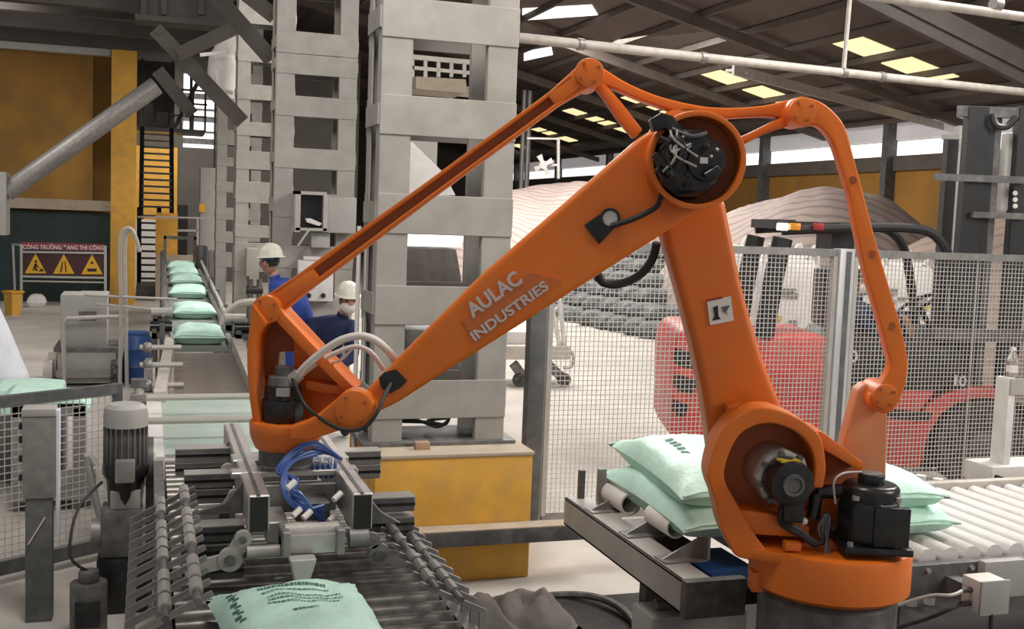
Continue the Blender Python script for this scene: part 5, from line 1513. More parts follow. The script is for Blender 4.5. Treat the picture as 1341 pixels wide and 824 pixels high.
# flap of tarp thrown open over the dark sacks
sk, tp = sack_parts(0.8, 0.6, 0.33, 99)
dm = sk.mesh('dark_sack', DSACK, smooth=70)
rnd = random.Random(4)
k = 0
for row in range(6):
    for i in range(7 - row // 2):
        px = 756 + i * 21 + row * 5 + rnd.uniform(-3, 3)
        base = at(742 + i * 20 + row * 5, 418 + i * 4.2, z=0)
        yy = base.y + row * 0.42
        xx = base.x + row * 0.2
        o = bpy.data.objects.new('dark_sack', dm)
        o.location = (xx, yy, row * 0.27)
        o.rotation_euler = (0, 0, rnd.uniform(-0.5, 0.5) + 1.2)
        COL.objects.link(o)
        o['label'] = 'dark mesh sack in the pile under the far striped tarp'
        o['category'] = 'sack'
        o['group'] = 'dark sacks piled under the far tarp'
# printed bulk bags behind the forklift
def bulk_bag(x, y, w, h, seed, label, rz):
    t = thing('bulk_bag', label, 'bag', (x, y, 0), rz, 'printed bulk bags behind the forklift')
    m = MB()
    q, fs = [], []
    n, k = 24, 12
    for j in range(k + 1):
        z = h * j / k
        b = 1 + 0.10 * math.sin(PI * min(1, j / k * 1.05)) - (0.25 if j == k else 0) - (0.06 if j == 0 else 0)
        for i in range(n):
            a = 2 * PI * i / n
            e = 0.5
            cx, sy = math.copysign(abs(math.cos(a)) ** e, math.cos(a)), math.copysign(abs(math.sin(a)) ** e, math.sin(a))
            nn = 1 + 0.05 * noise.noise(Vector((cx * 2 + seed, sy * 2, z * 2)))
            q.append((cx * w / 2 * b * nn, sy * w / 2 * b * nn, z))
    for j in range(k):
        for i in range(n):
            fs.append((j * n + i, j * n + (i + 1) % n, (j + 1) * n + (i + 1) % n, (j + 1) * n + i))
    fs += [tuple(range(n - 1, -1, -1)), tuple(k * n + i for i in range(n))]
    m.add(q, fs).build('bag_body', WHITE, t, world=False, smooth=60)
    rnd = random.Random(seed)
    for mt_, cnt, nm in ((LABELY, 1, 'yellow_print'), (RED_L, 1, 'red_print'), (STEEL, 9, 'grey_print')):
        d = MB()
        for _ in range(cnt):
            x0, z0 = rnd.uniform(-0.3, 0.2) * w, rnd.uniform(0.45, 0.85) * h
            d.box((x0, -w * 0.57, z0), (x0 + rnd.uniform(0.08, 0.2) * w, -w * 0.545, z0 + rnd.uniform(0.015, 0.05) * h))
        d.build(nm, mt_, t, world=False, kind='stuff' if cnt > 1 else None)
    for sx in (-0.4, 0.4):
        for sy in (-0.4, 0.4):
            MB().tube([(sx * w, sy * w, h * 0.9), (sx * w * 0.9, sy * w, h * 1.06), (sx * w * 0.6, sy * w, h * 0.98)], 0.025, n=6).build('lifting_loop', WHITE, t, world=False)
for px, y, w, h, lb in ((975, 12.6, 0.8, 1.95, 'white printed bulk bag seen close beside the orange lower arm'), (1047, 11.0, 0.8, 1.9, 'white printed bulk bag seen under the lamps of the forklift guard'), (1200, 11.2, 0.95, 1.85, 'white printed bulk bag seen beyond the steering wheel')):
    p = at(px, 400, y=y)
    bulk_bag(p.x, y + w / 2, w, h, px, lb, R(-16))

# ladder trolley beyond the fence
Yl = 13.6
t = thing('hand_trolley', 'white ladder-backed hand trolley standing on the floor beyond the fence', 'trolley', (at(720, 500, y=Yl).x, Yl, 0))
def lp(px, py, dy=0): return at(px, py, y=Yl + dy)
MB().bar(lp(722, 400), lp(733, 452), 0.05, 0.05).build('upright', WHITE, t)
MB().bar(lp(733, 392), lp(739, 452), 0.05, 0.05).build('upright', WHITE, t)
for f in (0.15, 0.4, 0.65, 0.9):
    MB().bar(lp(722 + 11 * f, 400 + 52 * f), lp(733 + 6 * f, 392 + 60 * f), 0.03, 0.03).build('rung', WHITE, t)
MB().box((lp(660, 455).x, Yl - 0.1, lp(700, 470).z), (lp(744, 455).x, Yl + 0.7, lp(700, 452).z)).build('deck', PIPEW, t, bevel=0.02)
MB().box((lp(662, 440).x, Yl + 0.1, lp(700, 452).z), (lp(712, 440).x, Yl + 0.6, lp(700, 436).z)).build('tray', WHITE, t, bevel=0.01)
MB().bar(lp(716, 476), lp(742, 500), 0.06, 0.12).bar(lp(672, 476), lp(690, 500), 0.06, 0.12).build('leg', STEEL_D, t)
MB().tube([lp(741, 455), lp(750, 464), lp(749, 480), lp(738, 482)], 0.02).build('handle', STEEL_L, t)
for px in (680, 738):
    c = lp(px, 495)
    MB().cyl((c.x, Yl - 0.05, 0.09), (c.x, Yl + 0.02, 0.09), 0.09, n=18).build('wheel', TYRE, t)

# ---------------------------------------------------------------- boxes around the second column
Yc = 11.55
t = thing('control_box', 'white control box with two dark knobs behind the upper orange rod', 'box', at(413, 390, y=Yc))
MB().box(*bx(391, 341, 436, 395, Yc, Yc + 0.12)).build('box_body', WHITE, t, bevel=0.01)
for px in (404, 423):
    c = at(px, 387, y=Yc)
    MB().cyl(c - Vector((0, 0.03, 0)), c, 0.025, n=12).build('knob', RUBBER, t)
MB().box(*bx(398, 336, 420, 341, Yc, Yc + 0.1)).build('top_strip', WHITE, t)
t = thing('screen_box', 'open grey box with a dark screen hung on the second column', 'box', at(408, 300, y=Yc))
MB().box(*bx(387, 250, 428, 256, Yc - .1, Yc + 0.12)).box(*bx(387, 250, 393, 304, Yc - .1, Yc + 0.12)).box(*bx(424, 256, 429, 304, Yc - .1, Yc + 0.12)).box(*bx(387, 298, 428, 303, Yc - .1, Yc + 0.12)).build('frame', STEEL_L, t)
MB().box(*bx(392, 255, 425, 299, Yc + 0.02, Yc + 0.1)).build('screen', DIMW, t)
MB().prism([at(400, 286, y=Yc - .12), at(407, 286, y=Yc - .12), at(422, 293, y=Yc - .12), at(418, 296, y=Yc - .12), at(402, 291, y=Yc - .12)], (0, 0.06, 0)).build('bright_tool', LABELW, t)
MB().bar(at(406, 299, y=Yc - .1), at(390, 322, y=Yc - .1), 0.02, 0.02).build('stay_rod', STEEL_L, t)
m = MB().box(*bx(430, 258, 466, 306, Yc - 0.05, Yc + 0.13))
m.single('panel_box', CAB, 'grey-green panel box next to the open screen box', 'box', bevel=0.01)
m = MB().box(*bx(408, 304, 432, 325, Yc, Yc + 0.13))
m.single('panel_box', CAB, 'small grey box just under the screen box', 'box', bevel=0.01)
Yg = 16.8
m = MB().box(*bx(323, 325, 339, 362, Yg - 0.1, Yg + 0.15))
m.single('panel_box', COLUMN, 'grey wall box on the third column behind the white helmet', 'box', bevel=0.01)
t = thing('valve_stack', 'brown valve pipes standing under the grey wall box', 'valve', at(333, 395, y=Yg))
p = at(333, 395, y=Yg)
for dx in (-0.06, 0.07):
    MB().cyl((p.x + dx, Yg, 0), (p.x + dx, Yg, at(333, 366, y=Yg).z), 0.04, n=10).build('pipe', BROWN, t)
MB().cyl((p.x - 0.12, Yg, at(333, 380, y=Yg).z), (p.x + 0.12, Yg, at(333, 380, y=Yg).z), 0.06, n=12).build('valve_body', RUBBER, t)
# thin white risers between the two workers and the big column
for px, lb in ((467, 'thin white riser pipe at the near edge of the big column'), (478, 'second thin white riser pipe, against the big column')):
    a = at(px + 1, 400, y=6.9)
    MB().cyl((a.x, 6.9, 0), (a.x, 6.9, at(px, 300 if px == 478 else 296, y=6.9).z), 0.014, n=10).single('riser_pipe', WHITE, lb, 'pipe')
# ================================================================ PALLETISING ROBOT (local frame: x along the arm plane, y away, z up)
RT = thing('palletizing_robot', 'big orange four-axis palletising robot arm on a dark pedestal', 'robot', RB, -YAW)
def P(pts, w): return [rb(p, w) for p in pts]
def pz(name, pts, w0, w1, mats=ORANGE, parent=None, bevel=0.012, seg=2, label=None):
    return MB().prism(P(pts, w0), (0, w1 - w0, 0)).build(name, mats, parent or RT, world=False, bevel=bevel, seg=seg, label=label)
def circ(c, r, n=28, a0=0, a1=360):
    return [(c[0] + r * math.cos(R(a0 + (a1 - a0) * i / n)), c[1] + r * math.sin(R(a0 + (a1 - a0) * i / n))) for i in range(n + (0 if a1 - a0 == 360 else 1))]
def smooth(pts, sub=4):
    Q = []
    for i in range(len(pts) - 1):
        a, b, c, d = (Vector(pts[max(i - 1, 0)]), Vector(pts[i]), Vector(pts[i + 1]), Vector(pts[min(i + 2, len(pts) - 1)]))
        for k in range(sub):
            t = k / sub
            Q.append(tuple(0.5 * (2 * b + (c - a) * t + (2 * a - 5 * b + 4 * c - d) * t * t + (3 * b - a - 3 * c + d) * t ** 3)))
    return Q + [tuple(pts[-1])]
BD = lambda m, name, mats, parent=None, **k: m.build(name, mats, parent or RT, world=False, **k)

# pedestal and turntable
zb = rb((1085, 800), -0.30).z
zt0 = rb((1085, 737), -0.30).z
BD(MB().lathe([(0.36, 0), (0.36, 0.03), (0.29, 0.05), (0.27, 0.25), (0.27, zb - 0.03), (0.24, zb)], (0, 0, 0), n=40), 'pedestal', STEEL_D)
for k in range(8):
    a = k * PI / 4 + 0.3
    BD(MB().cyl((0.32 * math.cos(a), 0.32 * math.sin(a), 0.03), (0.32 * math.cos(a), 0.32 * math.sin(a), 0.055), 0.016, n=6), 'anchor_bolt', STEEL)
tt = BD(MB().lathe([(0.255, zb - 0.01), (0.285, zb), (0.312, zb + 0.02), (0.312, zt0 - 0.025), (0.305, zt0 - 0.004), (0.29, zt0)], (0, 0, 0), n=56), 'turntable', ORANGE, smooth=50)
BD(MB().prism([Vector((-0.36, -0.14, zt0 - 0.05)), Vector((-0.24, -0.2, zt0 - 0.05)), Vector((-0.1, -0.25, zt0 - 0.05)), Vector((-0.1, 0.1, zt0 - 0.05)), Vector((-0.36, 0.1, zt0 - 0.05))], (0, 0, 0.048)), 'turntable_arm', ORANGE, bevel=0.015)
BD(MB().box((-0.325, -0.10, zb - 0.01), (-0.28, -0.02, zb + 0.07)), 'stop_block', ORANGE, bevel=0.008)

# housing of the shoulder joint: web, rim, flange
web = [(1125, 612), (1076, 575), (1060, 559), (1036, 543), (1009, 535), (985, 536), (958, 551), (940, 575), (929, 614), (930, 634), (937, 657), (944, 689), (954, 712), (968, 731), (1008, 737), (1060, 738), (1125, 735)]
pz('shoulder_web', web, 0.0, 0.10, ORANGE_SHADE, bevel=0.008)
outer = [(1078, 640), (1082, 612), (1076, 575), (1060, 557), (1036, 543), (1009, 535), (983, 537), (958, 551), (939, 577), (928, 614), (929, 634), (937, 657), (944, 689), (954, 712), (968, 731), (1010, 735)]
inner = [(1064, 640), (1067, 612), (1062, 588), (1048, 570), (1030, 560), (1010, 555), (989, 558), (970, 569), (957, 590), (949, 616), (951, 634), (961, 652), (975, 677), (986, 696), (997, 712), (1009, 727)]
BD(MB().band(P(smooth(outer), -0.15), P(smooth(inner), -0.15), (0, 0.17, 0)), 'shoulder_rim', ORANGE, bevel=0.012, seg=3)
BD(MB().prism(P([(1066, 566), (1076, 565), (1132, 607), (1128, 618), (1080, 590)], -0.10), (0, 0.2, 0)), 'shoulder_flange', ORANGE, bevel=0.006)
pz('shoulder_floor', [(968, 668), (1012, 674), (1060, 690), (1060, 705), (985, 700)], -0.13, 0.02, ORANGE, bevel=0.006)
for c in ((966, 536), (1000, 535)):
    pz('stop_lug', [(c[0] - 13, c[1] - 4), (c[0] + 11, c[1] - 5), (c[0] + 12, c[1] + 6), (c[0] - 12, c[1] + 7)], -0.02, 0.08, ORANGE, bevel=0.004)
# side box on the turntable
pz('motor_bracket', [(1040, 712), (1100, 708), (1150, 712), (1150, 738), (1040, 738)], -0.12, 0.1, ORANGE, bevel=0.01)
pz('cable_bracket', [(1050, 690), (1072, 676), (1094, 676), (1094, 640), (1078, 640), (1078, 655), (1050, 672)], -0.02, 0.04, ORANGE, bevel=0.006)

# shoulder motor (axis towards the viewer)
c0 = rb((1006, 612), 0.0)
d_ = Vector((0.17, -1, -0.05)).normalized()
mo = BD(MB().cyl(c0, c0 + d_ * 0.14, 0.105, n=24).cyl(c0 + d_ * 0.10, c0 + d_ * 0.155, 0.112, n=8), 'shoulder_motor', SILVER, bevel=0.008)
BD(MB().cyl(c0 + d_ * 0.155, c0 + d_ * 0.24, 0.092, 0.086, n=28), 'motor_cap', BLACK, mo, bevel=0.008)
BD(MB().ring(c0 + d_ * 0.24, c0 + d_ * 0.255, 0.042, 0.03, 24).cyl(c0 + d_ * 0.24, c0 + d_ * 0.25, 0.028, n=18), 'cap_hub', STEEL_D, mo)
x_, y_, a_ = basis(d_)
BD(MB().bar(c0 + d_ * 0.2 + Vector((-0.045, -0.012, 0.083)), c0 + d_ * 0.2 + Vector((0.03, 0.002, 0.084)), 0.05, 0.008, (0, 0, 1)), 'motor_label', LABELY, mo)
for k in range(8):
    a = 2 * PI * k / 8 + 0.2
    q = c0 + d_ * 0.15 + x_ * (0.1 * math.cos(a)) + y_ * (0.1 * math.sin(a))
    BD(MB().cyl(q, q + d_ * 0.02, 0.011, n=8), 'motor_bolt', STEEL_D, mo)
BD(MB().box((c0.x + 0.02, -0.20, c0.z - 0.17), (c0.x + 0.10, -0.11, c0.z - 0.085)), 'motor_connector', BLACK, mo, bevel=0.012)
# swing motor, upright
mc = rb((1139, 660), -0.14)
mz0 = rb((1139, 716), -0.14).z
sw = BD(MB().box((mc.x - 0.125, mc.y - 0.13, mz0), (mc.x + 0.135, mc.y + 0.13, mz0 + 0.03)), 'swing_motor', BLACK, bevel=0.008)
BD(MB().lathe([(0.118, 0.03), (0.122, 0.05), (0.122, 0.17), (0.110, 0.20)], (mc.x, mc.y, mz0), n=8), 'motor_body', BLACK, sw, bevel=0.008)
BD(MB().box((mc.x - 0.02, mc.y - 0.128, mz0 + 0.035), (mc.x + 0.115, mc.y - 0.10, mz0 + 0.185)), 'motor_side_plate', BLACK, sw, bevel=0.006)
BD(MB().lathe([(0.112, 0.19), (0.108, 0.235), (0.095, 0.25)], (mc.x, mc.y, mz0), n=28).cyl((mc.x, mc.y, mz0 + 0.245), (mc.x, mc.y, mz0 + 0.285), 0.05, n=22), 'motor_top', BLACK, sw, bevel=0.006)
BD(MB().cyl((mc.x, mc.y, mz0 + 0.285), (mc.x, mc.y, mz0 + 0.289), 0.044, n=22), 'encoder_lid', STEEL_D, sw)
for sx, sy in ((-1, -1), (1, -1), (-1, 1), (1, 1)):
    BD(MB().cyl((mc.x + sx * 0.10, mc.y + sy * 0.11, mz0 + 0.03), (mc.x + sx * 0.10, mc.y + sy * 0.11, mz0 + 0.045), 0.012, n=8), 'motor_bolt', STEEL, sw)
    BD(MB().cyl((mc.x + sx * 0.08, mc.y + sy * 0.08, mz0 + 0.20), (mc.x + sx * 0.08, mc.y + sy * 0.08, mz0 + 0.215), 0.014, n=8), 'motor_bolt', SILVER, sw)
BD(MB().cyl((mc.x - 0.20, mc.y + 0.02, mz0 + 0.20), (mc.x - 0.10, mc.y + 0.02, mz0 + 0.21), 0.028, n=12).cyl((mc.x - 0.20, mc.y + 0.02, mz0 + 0.20), (mc.x - 0.21, mc.y + 0.02, mz0 + 0.10), 0.026, n=12), 'motor_connector', BLACK, sw)
# cables around the shoulder
rnd = random.Random(2)
def q3(px, py, w): return rb((px, py), w)
for k in range(6):
    o = k * 3
    BD(MB().tube([q3(1030, 655, -0.17), q3(1020 + k, 680, -0.18), q3(1032 + o, 694, -0.17), q3(1052 + o, 704 + k, -0.17), q3(1068 + k * 2, 715 - k, -0.17), q3(1078, 700 - o, -0.16), q3(1080 + k, 672, -0.15)], 0.0085, n=6), 'cable', RUBBER)
for k in range(3):
    BD(MB().tube([q3(1078 + k * 3, 712, -0.16), q3(1072 + k * 5, 690, -0.17), q3(1086 - k * 4, 676, -0.16), q3(1080 + k * 3, 725, -0.18)], 0.006, n=6), 'cable', STEEL_D)
BD(MB().tube([q3(1128, 618, -0.14), q3(1104, 620, -0.2), q3(1092, 632, -0.22), q3(1094, 660, -0.2)], 0.004, n=6), 'cable', STEEL_L)
BD(MB().ball(q3(1053, 683, -0.16), 0.014), 'white_knob', LABELW)
BD(MB().box(tuple(q3(1028, 722, -0.2)), tuple(q3(1050, 712, -0.2) + Vector((0, 0.05, 0)))), 'junction_block', ORANGE, bevel=0.004)

# lower arm
la = [(866, 300), (872, 320), (890, 385), (907, 450), (920, 510), (928, 560), (934, 610), (975, 640), (1040, 600), (1030, 545), (1016, 512), (1000, 470), (984, 420), (970, 365), (958, 305), (950, 262), (900, 240)]
LA = pz('lower_arm', la, 0.07, 0.27, ORANGE, bevel=0.035, seg=4)
lw0 = [(926, 395), (957, 388), (961, 420), (930, 426)]
pz('warning_label', lw0, 0.064, 0.072, LABELW, LA, bevel=0)
wl_ = pz('label_symbol', [(934, 403), (940, 400), (941, 414), (944, 418), (933, 420), (936, 414)], 0.061, 0.065, BLACK, LA, bevel=0)
pz('label_symbol', [(945, 402), (956, 400), (951, 409), (954, 412), (947, 408)], 0.061, 0.065, STEEL_D, LA, bevel=0)
pz('label_symbol', [(926, 393), (946, 389), (946, 391), (926, 395)], 0.061, 0.068, RED_L, LA, bevel=0)

# forearm
fa = [(470, 522), (520, 470), (633, 358), (733, 272), (800, 213), (838, 180), (862, 165), (905, 152), (945, 168), (966, 210), (955, 250), (914, 278), (871, 305), (712, 406), (620, 464), (520, 528), (485, 545), (462, 556), (448, 545)]
FA = pz('forearm', fa, -0.12, 0.06, ORANGE, bevel=0.022, seg=4)
JC = (906, 212)
jc = rb(JC, -0.12)
jr = rpx(62, -0.12)
RM = BD(MB().ring(jc + Vector((0, -0.13, 0)), jc + Vector((0, 0.02, 0)), jr, jr - 0.021, 56), 'elbow_rim', ORANGE, bevel=0.006)
BD(MB().cyl(jc + Vector((0, -0.012, 0)), jc + Vector((0, 0.0, 0)), jr - 0.02, n=40), 'elbow_recess', ORANGE_SHADE)
ec = rb((894, 215), -0.13)
em = BD(MB().lathe([(0.137, 0), (0.137, 0.05), (0.125, 0.06), (0.13, 0.13), (0.105, 0.16)], ec, (0.06, -1, -0.02), 10), 'elbow_motor', BLACK, bevel=0.01)
e2 = rb((922, 212), -0.28)
BD(MB().cyl(e2 + Vector((0, 0.06, 0)), e2 + Vector((0.005, -0.03, 0)), 0.078, 0.07, n=26), 'motor_cap', BLACK, em, bevel=0.008)
BD(MB().box(tuple(e2 + Vector((-0.02, -0.035, -0.008))), tuple(e2 + Vector((0.008, -0.028, 0.014)))), 'motor_label', LABELW, em)
pz('elbow_connector', [(852, 156), (866, 147), (882, 152), (896, 172), (884, 180), (872, 168), (856, 172)], -0.30, -0.22, BLACK, em, bevel=0.006)
pz('elbow_connector', [(866, 190), (884, 186), (890, 214), (872, 220)], -0.33, -0.24, BLACK, em, bevel=0.006)
pz('elbow_connector', [(884, 240), (915, 243), (905, 258), (890, 256)], -0.27, -0.2, BLACK, em, bevel=0.006)
for k in range(7):
    y0 = 178 + k * 5
    BD(MB().tube([q3(862 + k * 2, 178 + k * 8, -0.29), q3(876 + k * 2, 184 - k, -0.34), q3(892 + k, 192 + k * 2, -0.35), q3(884 - k, 212 + 3 * k, -0.33), q3(873 + k * 2, 236, -0.27)], 0.006, n=6), 'cable', [RUBBER, STEEL_D][k == 2], em)
for px, py in ((931, 205), (939, 196), (914, 246), (870, 226), (882, 200), (912, 238)):
    BD(MB().ball(q3(px, py, -0.335 if px > 900 and py < 220 else -0.27), 0.007, 8, 6), 'bolt_head', SILVER, em)
BD(MB().tube([q3(880, 168, -0.32), q3(905, 178, -0.34), q3(925, 174, -0.32)], 0.007, n=6), 'cable', STEEL_D, em)
rnd = random.Random(9)
for k in range(16):
    an, rr = rnd.uniform(0, 2 * PI), rnd.uniform(15, 42)
    px, py = 896 + rr * math.cos(an) * 0.95, 212 + rr * math.sin(an) * 0.9
    w = rnd.uniform(-0.34, -0.27)
    p = q3(px, py, w)
    s_ = rnd.uniform(0.012, 0.028)
    BD(MB().bar(p, p + Vector((rnd.uniform(-1, 1), rnd.uniform(-0.4, 0.4), rnd.uniform(-1, 1))).normalized() * s_ * 2.4, s_, s_), 'plug', BLACK, em, bevel=0.003, seg=1)
for k in range(6):
    an = rnd.uniform(0, 2 * PI)
    p0 = q3(888 + 26 * math.cos(an), 208 + 26 * math.sin(an), -0.335)
    p1 = q3(880 + rnd.uniform(-8, 12), 192 + rnd.uniform(-8, 14), -0.36)
    p2 = q3(896 + rnd.uniform(-20, 10), 176 + rnd.uniform(-8, 8), -0.33)
    BD(MB().tube([p0, p1, p2], 0.0045, n=6), 'cable', [STEEL_L, RUBBER, SILVER][k % 3], em)
# cover plates and cables on the forearm
cp = pz('cover_plate', [(765, 295), (797, 273), (813, 290), (785, 320)], -0.132, -0.118, BLACK, FA, bevel=0.003)
BD(MB().cyl(q3(799, 286, -0.128), q3(799, 286, -0.14), rpx(9.5), n=22), 'plate_hole', LABELW, cp)
BD(MB().ring(q3(799, 286, -0.128), q3(799, 286, -0.146), rpx(13), rpx(9.5), 22), 'plate_grommet', BLACK, cp)
BD(MB().tube([q3(800, 296, -0.145), q3(826, 288, -0.16), q3(848, 278, -0.17), q3(862, 268, -0.2), q3(868, 248, -0.24)], 0.011, n=8), 'forearm_cable', RUBBER)
c2 = pz('cover_plate', [(496, 495), (503, 488), (518, 484), (533, 499), (526, 507), (511, 516), (499, 508)], -0.132, -0.118, BLACK, FA, bevel=0.003)
BD(MB().tube([q3(512, 502, -0.14), q3(503, 520, -0.18), q3(494, 540, -0.22), q3(480, 558, -0.235), q3(462, 564, -0.235), q3(440, 560, -0.23), q3(420, 548, -0.20), q3(400, 532, -0.14), q3(388, 508, -0.10), q3(383, 496, -0.08)], 0.008, n=8), 'wrist_cable', RUBBER)
BD(MB().tube([q3(782, 358, 0.12), q3(790, 370, 0.14), q3(812, 372, 0.16), q3(838, 360, 0.17), q3(854, 340, 0.17), q3(860, 318, 0.15)], 0.018, n=10), 'loop_hose', RUBBER)
# lettering
dl = pz('lettering_ground', [(604, 420), (694, 357), (735, 367), (624, 449)], -0.1235, -0.1195, DECAL, FA, bevel=0)
put_text('AULAC', q3(618.5, 416.5, -0.126), q3(685, 369, -0.126), (0, -1, 0), LETTER, FA, bold=0.035, height=rpx(20), world=False)
put_text('INDUSTRIES', q3(622, 447, -0.126), q3(719.5, 377.5, -0.126), (0, -1, 0), LETTER, FA, bold=0.03, height=rpx(13.5), world=False)

# parallel linkage: triangle link behind the arm
up = [(772, 76), (792, 90), (823, 109), (864, 126), (915, 138), (955, 141), (1000, 138), (1030, 131), (1048, 127)]
lo = [(772, 114), (796, 113), (837, 130), (877, 144), (910, 152), (938, 155), (1000, 152), (1024, 155), (1048, 166)]
TL = BD(MB().band(P(smooth(up, 3), 0.13), P(smooth(lo, 3), 0.13), (0, 0.09, 0)), 'triangle_link', ORANGE, bevel=0.012, seg=3)
pz('link_strut', [(774, 108), (790, 106), (815, 135), (842, 170), (830, 182), (808, 155), (790, 128)], 0.13, 0.20, ORANGE, TL, bevel=0.01)
pz('link_strut', [(1026, 152), (1036, 164), (1000, 176), (962, 196), (955, 186), (990, 170)], 0.13, 0.20, ORANGE, TL, bevel=0.008)
hb_ = rb((900, 190), 0.13)
BD(MB().cyl(hb_, hb_ + Vector((0, 0.12, 0)), rpx(52), n=36), 'link_hub', ORANGE, TL, bevel=0.01)
def joint(c, r, w0, w1, name='pivot_cap', parent=None, mats=ORANGE):
    a, b = rb(c, w0), rb(c, w0) + Vector((0, w1 - w0, 0))
    o = BD(MB().cyl(a, b, rpx(r, w0), n=32), name, mats, parent, bevel=0.008)
    for k in range(4):
        an = k * PI / 2 + 0.6
        v = a + Vector((math.cos(an), 0, math.sin(an))) * rpx(r * 0.72, w0)
        BD(MB().cyl(v, v + Vector((0, -0.005, 0)), 0.006, n=8), 'cap_screw', ORANGE_SHADE, o)
    return o
# upper rod with channel section
def lerp2(a, b, t): return (a[0] + (b[0] - a[0]) * t, a[1] + (b[1] - a[1]) * t)
A2, B2 = (772, 95), (348, 406)
ln = math.hypot(B2[0] - A2[0], B2[1] - A2[1])
ux, uy = (B2[0] - A2[0]) / ln, (B2[1] - A2[1]) / ln
nx, ny = -uy, ux
def rodp(s, o): return (A2[0] + ux * s + nx * o, A2[1] + uy * s + ny * o)
WR = 0.0
ROD = pz('tie_rod', [rodp(0, -15), rodp(60, -11), rodp(ln * 0.5, -10.5), rodp(ln - 60, -12), rodp(ln, -16), rodp(ln, 16), rodp(ln - 60, 12), rodp(ln * 0.5, 10.5), rodp(60, 11), rodp(0, 15)], WR + 0.012, WR + 0.06, ORANGE_SHADE, bevel=0.004)
for sg in (-1, 1):
    s0 = [rodp(70, sg * 4.5), rodp(ln * 0.5, sg * 4.5), rodp(ln - 90, sg * 5)]
    BD(MB().band(P([rodp(20, sg * 13), rodp(60, sg * 11), rodp(ln * 0.5, sg * 11), rodp(ln - 60, sg * 13), rodp(ln - 20, sg * 15)], WR - 0.02), P([rodp(20, sg * 6), rodp(60, sg * 6), rodp(ln * 0.5, sg * 5.5), rodp(ln - 60, sg * 6.5), rodp(ln - 20, sg * 8)], WR - 0.02), (0, 0.08, 0)), 'rod_flange', ORANGE, ROD, bevel=0.006)
pz('rod_end', [rodp(0, -17), rodp(48, -12), rodp(62, -7), rodp(62, 7), rodp(48, 12), rodp(0, 17)], WR - 0.02, WR + 0.06, ORANGE, ROD, bevel=0.008)
pz('rod_end', [rodp(ln, -16), rodp(ln - 60, -12), rodp(ln - 82, -8), rodp(ln - 82, 8), rodp(ln - 60, 12), rodp(ln, 16)], WR - 0.02, WR + 0.06, ORANGE, ROD, bevel=0.008)
joint((772, 95), 19, -0.035, 0.22)
joint((348, 406), 19, -0.07, 0.10)
# rear drop link
rl = [(1051, 126), (1073, 132), (1092, 146), (1107, 166), (1117, 200), (1129, 245), (1138, 280), (1149, 321), (1166, 379), (1180, 426), (1189, 470), (1187, 501), (1177, 528), (1163, 542), (1141, 535), (1139, 519), (1153, 504), (1166, 480), (1161, 457), (1149, 409), (1134, 358), (1119, 290), (1114, 261), (1102, 221), (1092, 190), (1081, 173), (1068, 164), (1050, 166), (1036, 158), (1031, 143), (1038, 130)]
RL = pz('drop_link', smooth(rl + rl[:1], 3)[:-1], 0.03, 0.10, ORANGE, bevel=0.012, seg=3)
for (cx, cy) in ((1142, 333), (1168, 427), (1117, 236)):
    BD(MB().cyl(q3(cx, cy, 0.032), q3(cx, cy, 0.026), rpx(5), n=14), 'link_hole', ORANGE_SHADE, RL)
joint((1052, 146), 18, 0.012, 0.22)
joint((1160, 520), 17, 0.012, 0.2)
pz('link_post', [(1123, 512), (1133, 503), (1150, 505), (1163, 530), (1160, 640), (1096, 640), (1106, 575)], 0.11, 0.20, ORANGE_PALE, bevel=0.012, seg=3)

# wrist casting
lleg_o = [(331, 398), (326, 430), (323, 464), (325, 510), (331, 556)]
lleg_i = [(350, 424), (338, 440), (335, 470), (336, 510), (342, 556)]
WB = BD(MB().band(P(smooth(lleg_o), -0.09), P(smooth(lleg_i), -0.09), (0, 0.24, 0)), 'wrist_bracket', ORANGE, bevel=0.008)
pz('bracket_web', [(333, 412), (366, 412), (386, 440), (384, 461), (365, 461), (364, 488), (358, 505), (354, 552), (333, 552), (328, 480)], 0.08, 0.12, ORANGE_SHADE, WB, bevel=0.006)
pz('bracket_web', [(366, 405), (462, 505), (452, 530), (420, 548), (385, 556), (384, 461), (384, 440)], 0.06, 0.12, ORANGE, WB, bevel=0.008)
BD(MB().band(P([(360, 393), (372, 411), (415, 457), (466, 510)], -0.06), P([(352, 408), (364, 424), (407, 469), (458, 520)], -0.06), (0, 0.18, 0)), 'bracket_rib', ORANGE, WB, bevel=0.006)
pz('bracket_rib', [(400, 498), (425, 503), (452, 506), (450, 518), (425, 515), (400, 510)], -0.02, 0.1, ORANGE, WB, bevel=0.006)
fk = [(378, 560), (400, 552), (415, 544), (432, 530), (443, 521), (455, 511), (470, 510), (485, 518), (493, 532), (490, 548), (478, 561), (460, 566), (443, 565), (425, 571), (405, 577), (378, 577)]
pz('wrist_fork', fk, -0.20, -0.125, ORANGE, WB, bevel=0.014, seg=3)
joint((463, 537), 26, -0.215, -0.12, parent=WB)
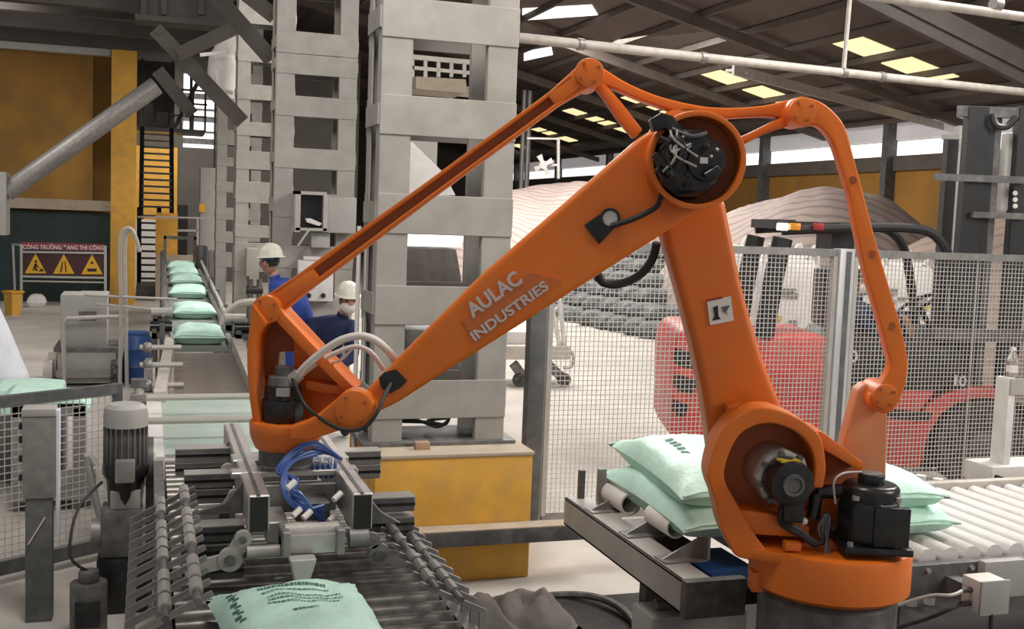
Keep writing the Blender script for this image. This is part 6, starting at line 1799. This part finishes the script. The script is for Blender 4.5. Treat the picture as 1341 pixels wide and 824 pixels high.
wc_ = rb((376, 572), 0.0)
zt1, zb1 = rb((376, 558), -0.14).z, rb((376, 594), -0.14).z
BD(MB().lathe([(0.10, zb1 - 0.006), (0.118, zb1), (0.132, zb1 + 0.03), (0.140, zt1 - 0.05), (0.143, zt1 - 0.008), (0.138, zt1)], (wc_.x, -0.02, 0), n=44), 'wrist_ring', ORANGE, WB, smooth=50)
BD(MB().lathe([(0.105, 1.207), (0.105, max(zb1, 1.215))], (wc_.x + 0.0, -0.02, 0), n=36), 'tool_flange', STEEL_D)
wm = rb((371, 540), -0.03)
zz0 = zt1
MT = BD(MB().lathe([(0.082, 0), (0.082, 0.085), (0.074, 0.09)], (wm.x, -0.04, zz0), n=8), 'wrist_motor', BLACK, bevel=0.006)
BD(MB().lathe([(0.068, 0.085), (0.072, 0.10), (0.072, 0.14), (0.062, 0.145)], (wm.x, -0.04, zz0), n=24), 'motor_body', BLACK, MT)
BD(MB().lathe([(0.062, 0.14), (0.056, 0.175), (0.034, 0.18), (0.034, 0.215)], (wm.x, -0.04, zz0), n=24), 'motor_top', STEEL_D, MT)
BD(MB().box((wm.x - 0.01, -0.125, zz0 + 0.11), (wm.x + 0.04, -0.10, zz0 + 0.14)), 'motor_label', SILVER, MT)
BD(MB().cyl(q3(380, 500, -0.06), q3(392, 490, -0.06), 0.026, n=14), 'hose_connector', SILVER, MT)
BD(MB().tube([q3(388, 494, -0.06), q3(402, 478, -0.08), q3(425, 459, -0.09), q3(448, 445, -0.1), q3(472, 440, -0.1), q3(492, 446, -0.09), q3(510, 462, -0.06), q3(520, 478, -0.03)], 0.015, n=10), 'hose', HOSEW)
BD(MB().tube([q3(394, 492, -0.03), q3(412, 478, -0.04), q3(440, 462, -0.06), q3(466, 454, -0.06), q3(486, 462, -0.05), q3(502, 484, -0.02)], 0.010, n=10), 'hose', HOSEW)
BD(MB().tube([q3(424, 472, -0.03), q3(436, 475, -0.04), q3(448, 470, -0.05), q3(462, 456, -0.06)], 0.006, n=8), 'hose', HOSEW)
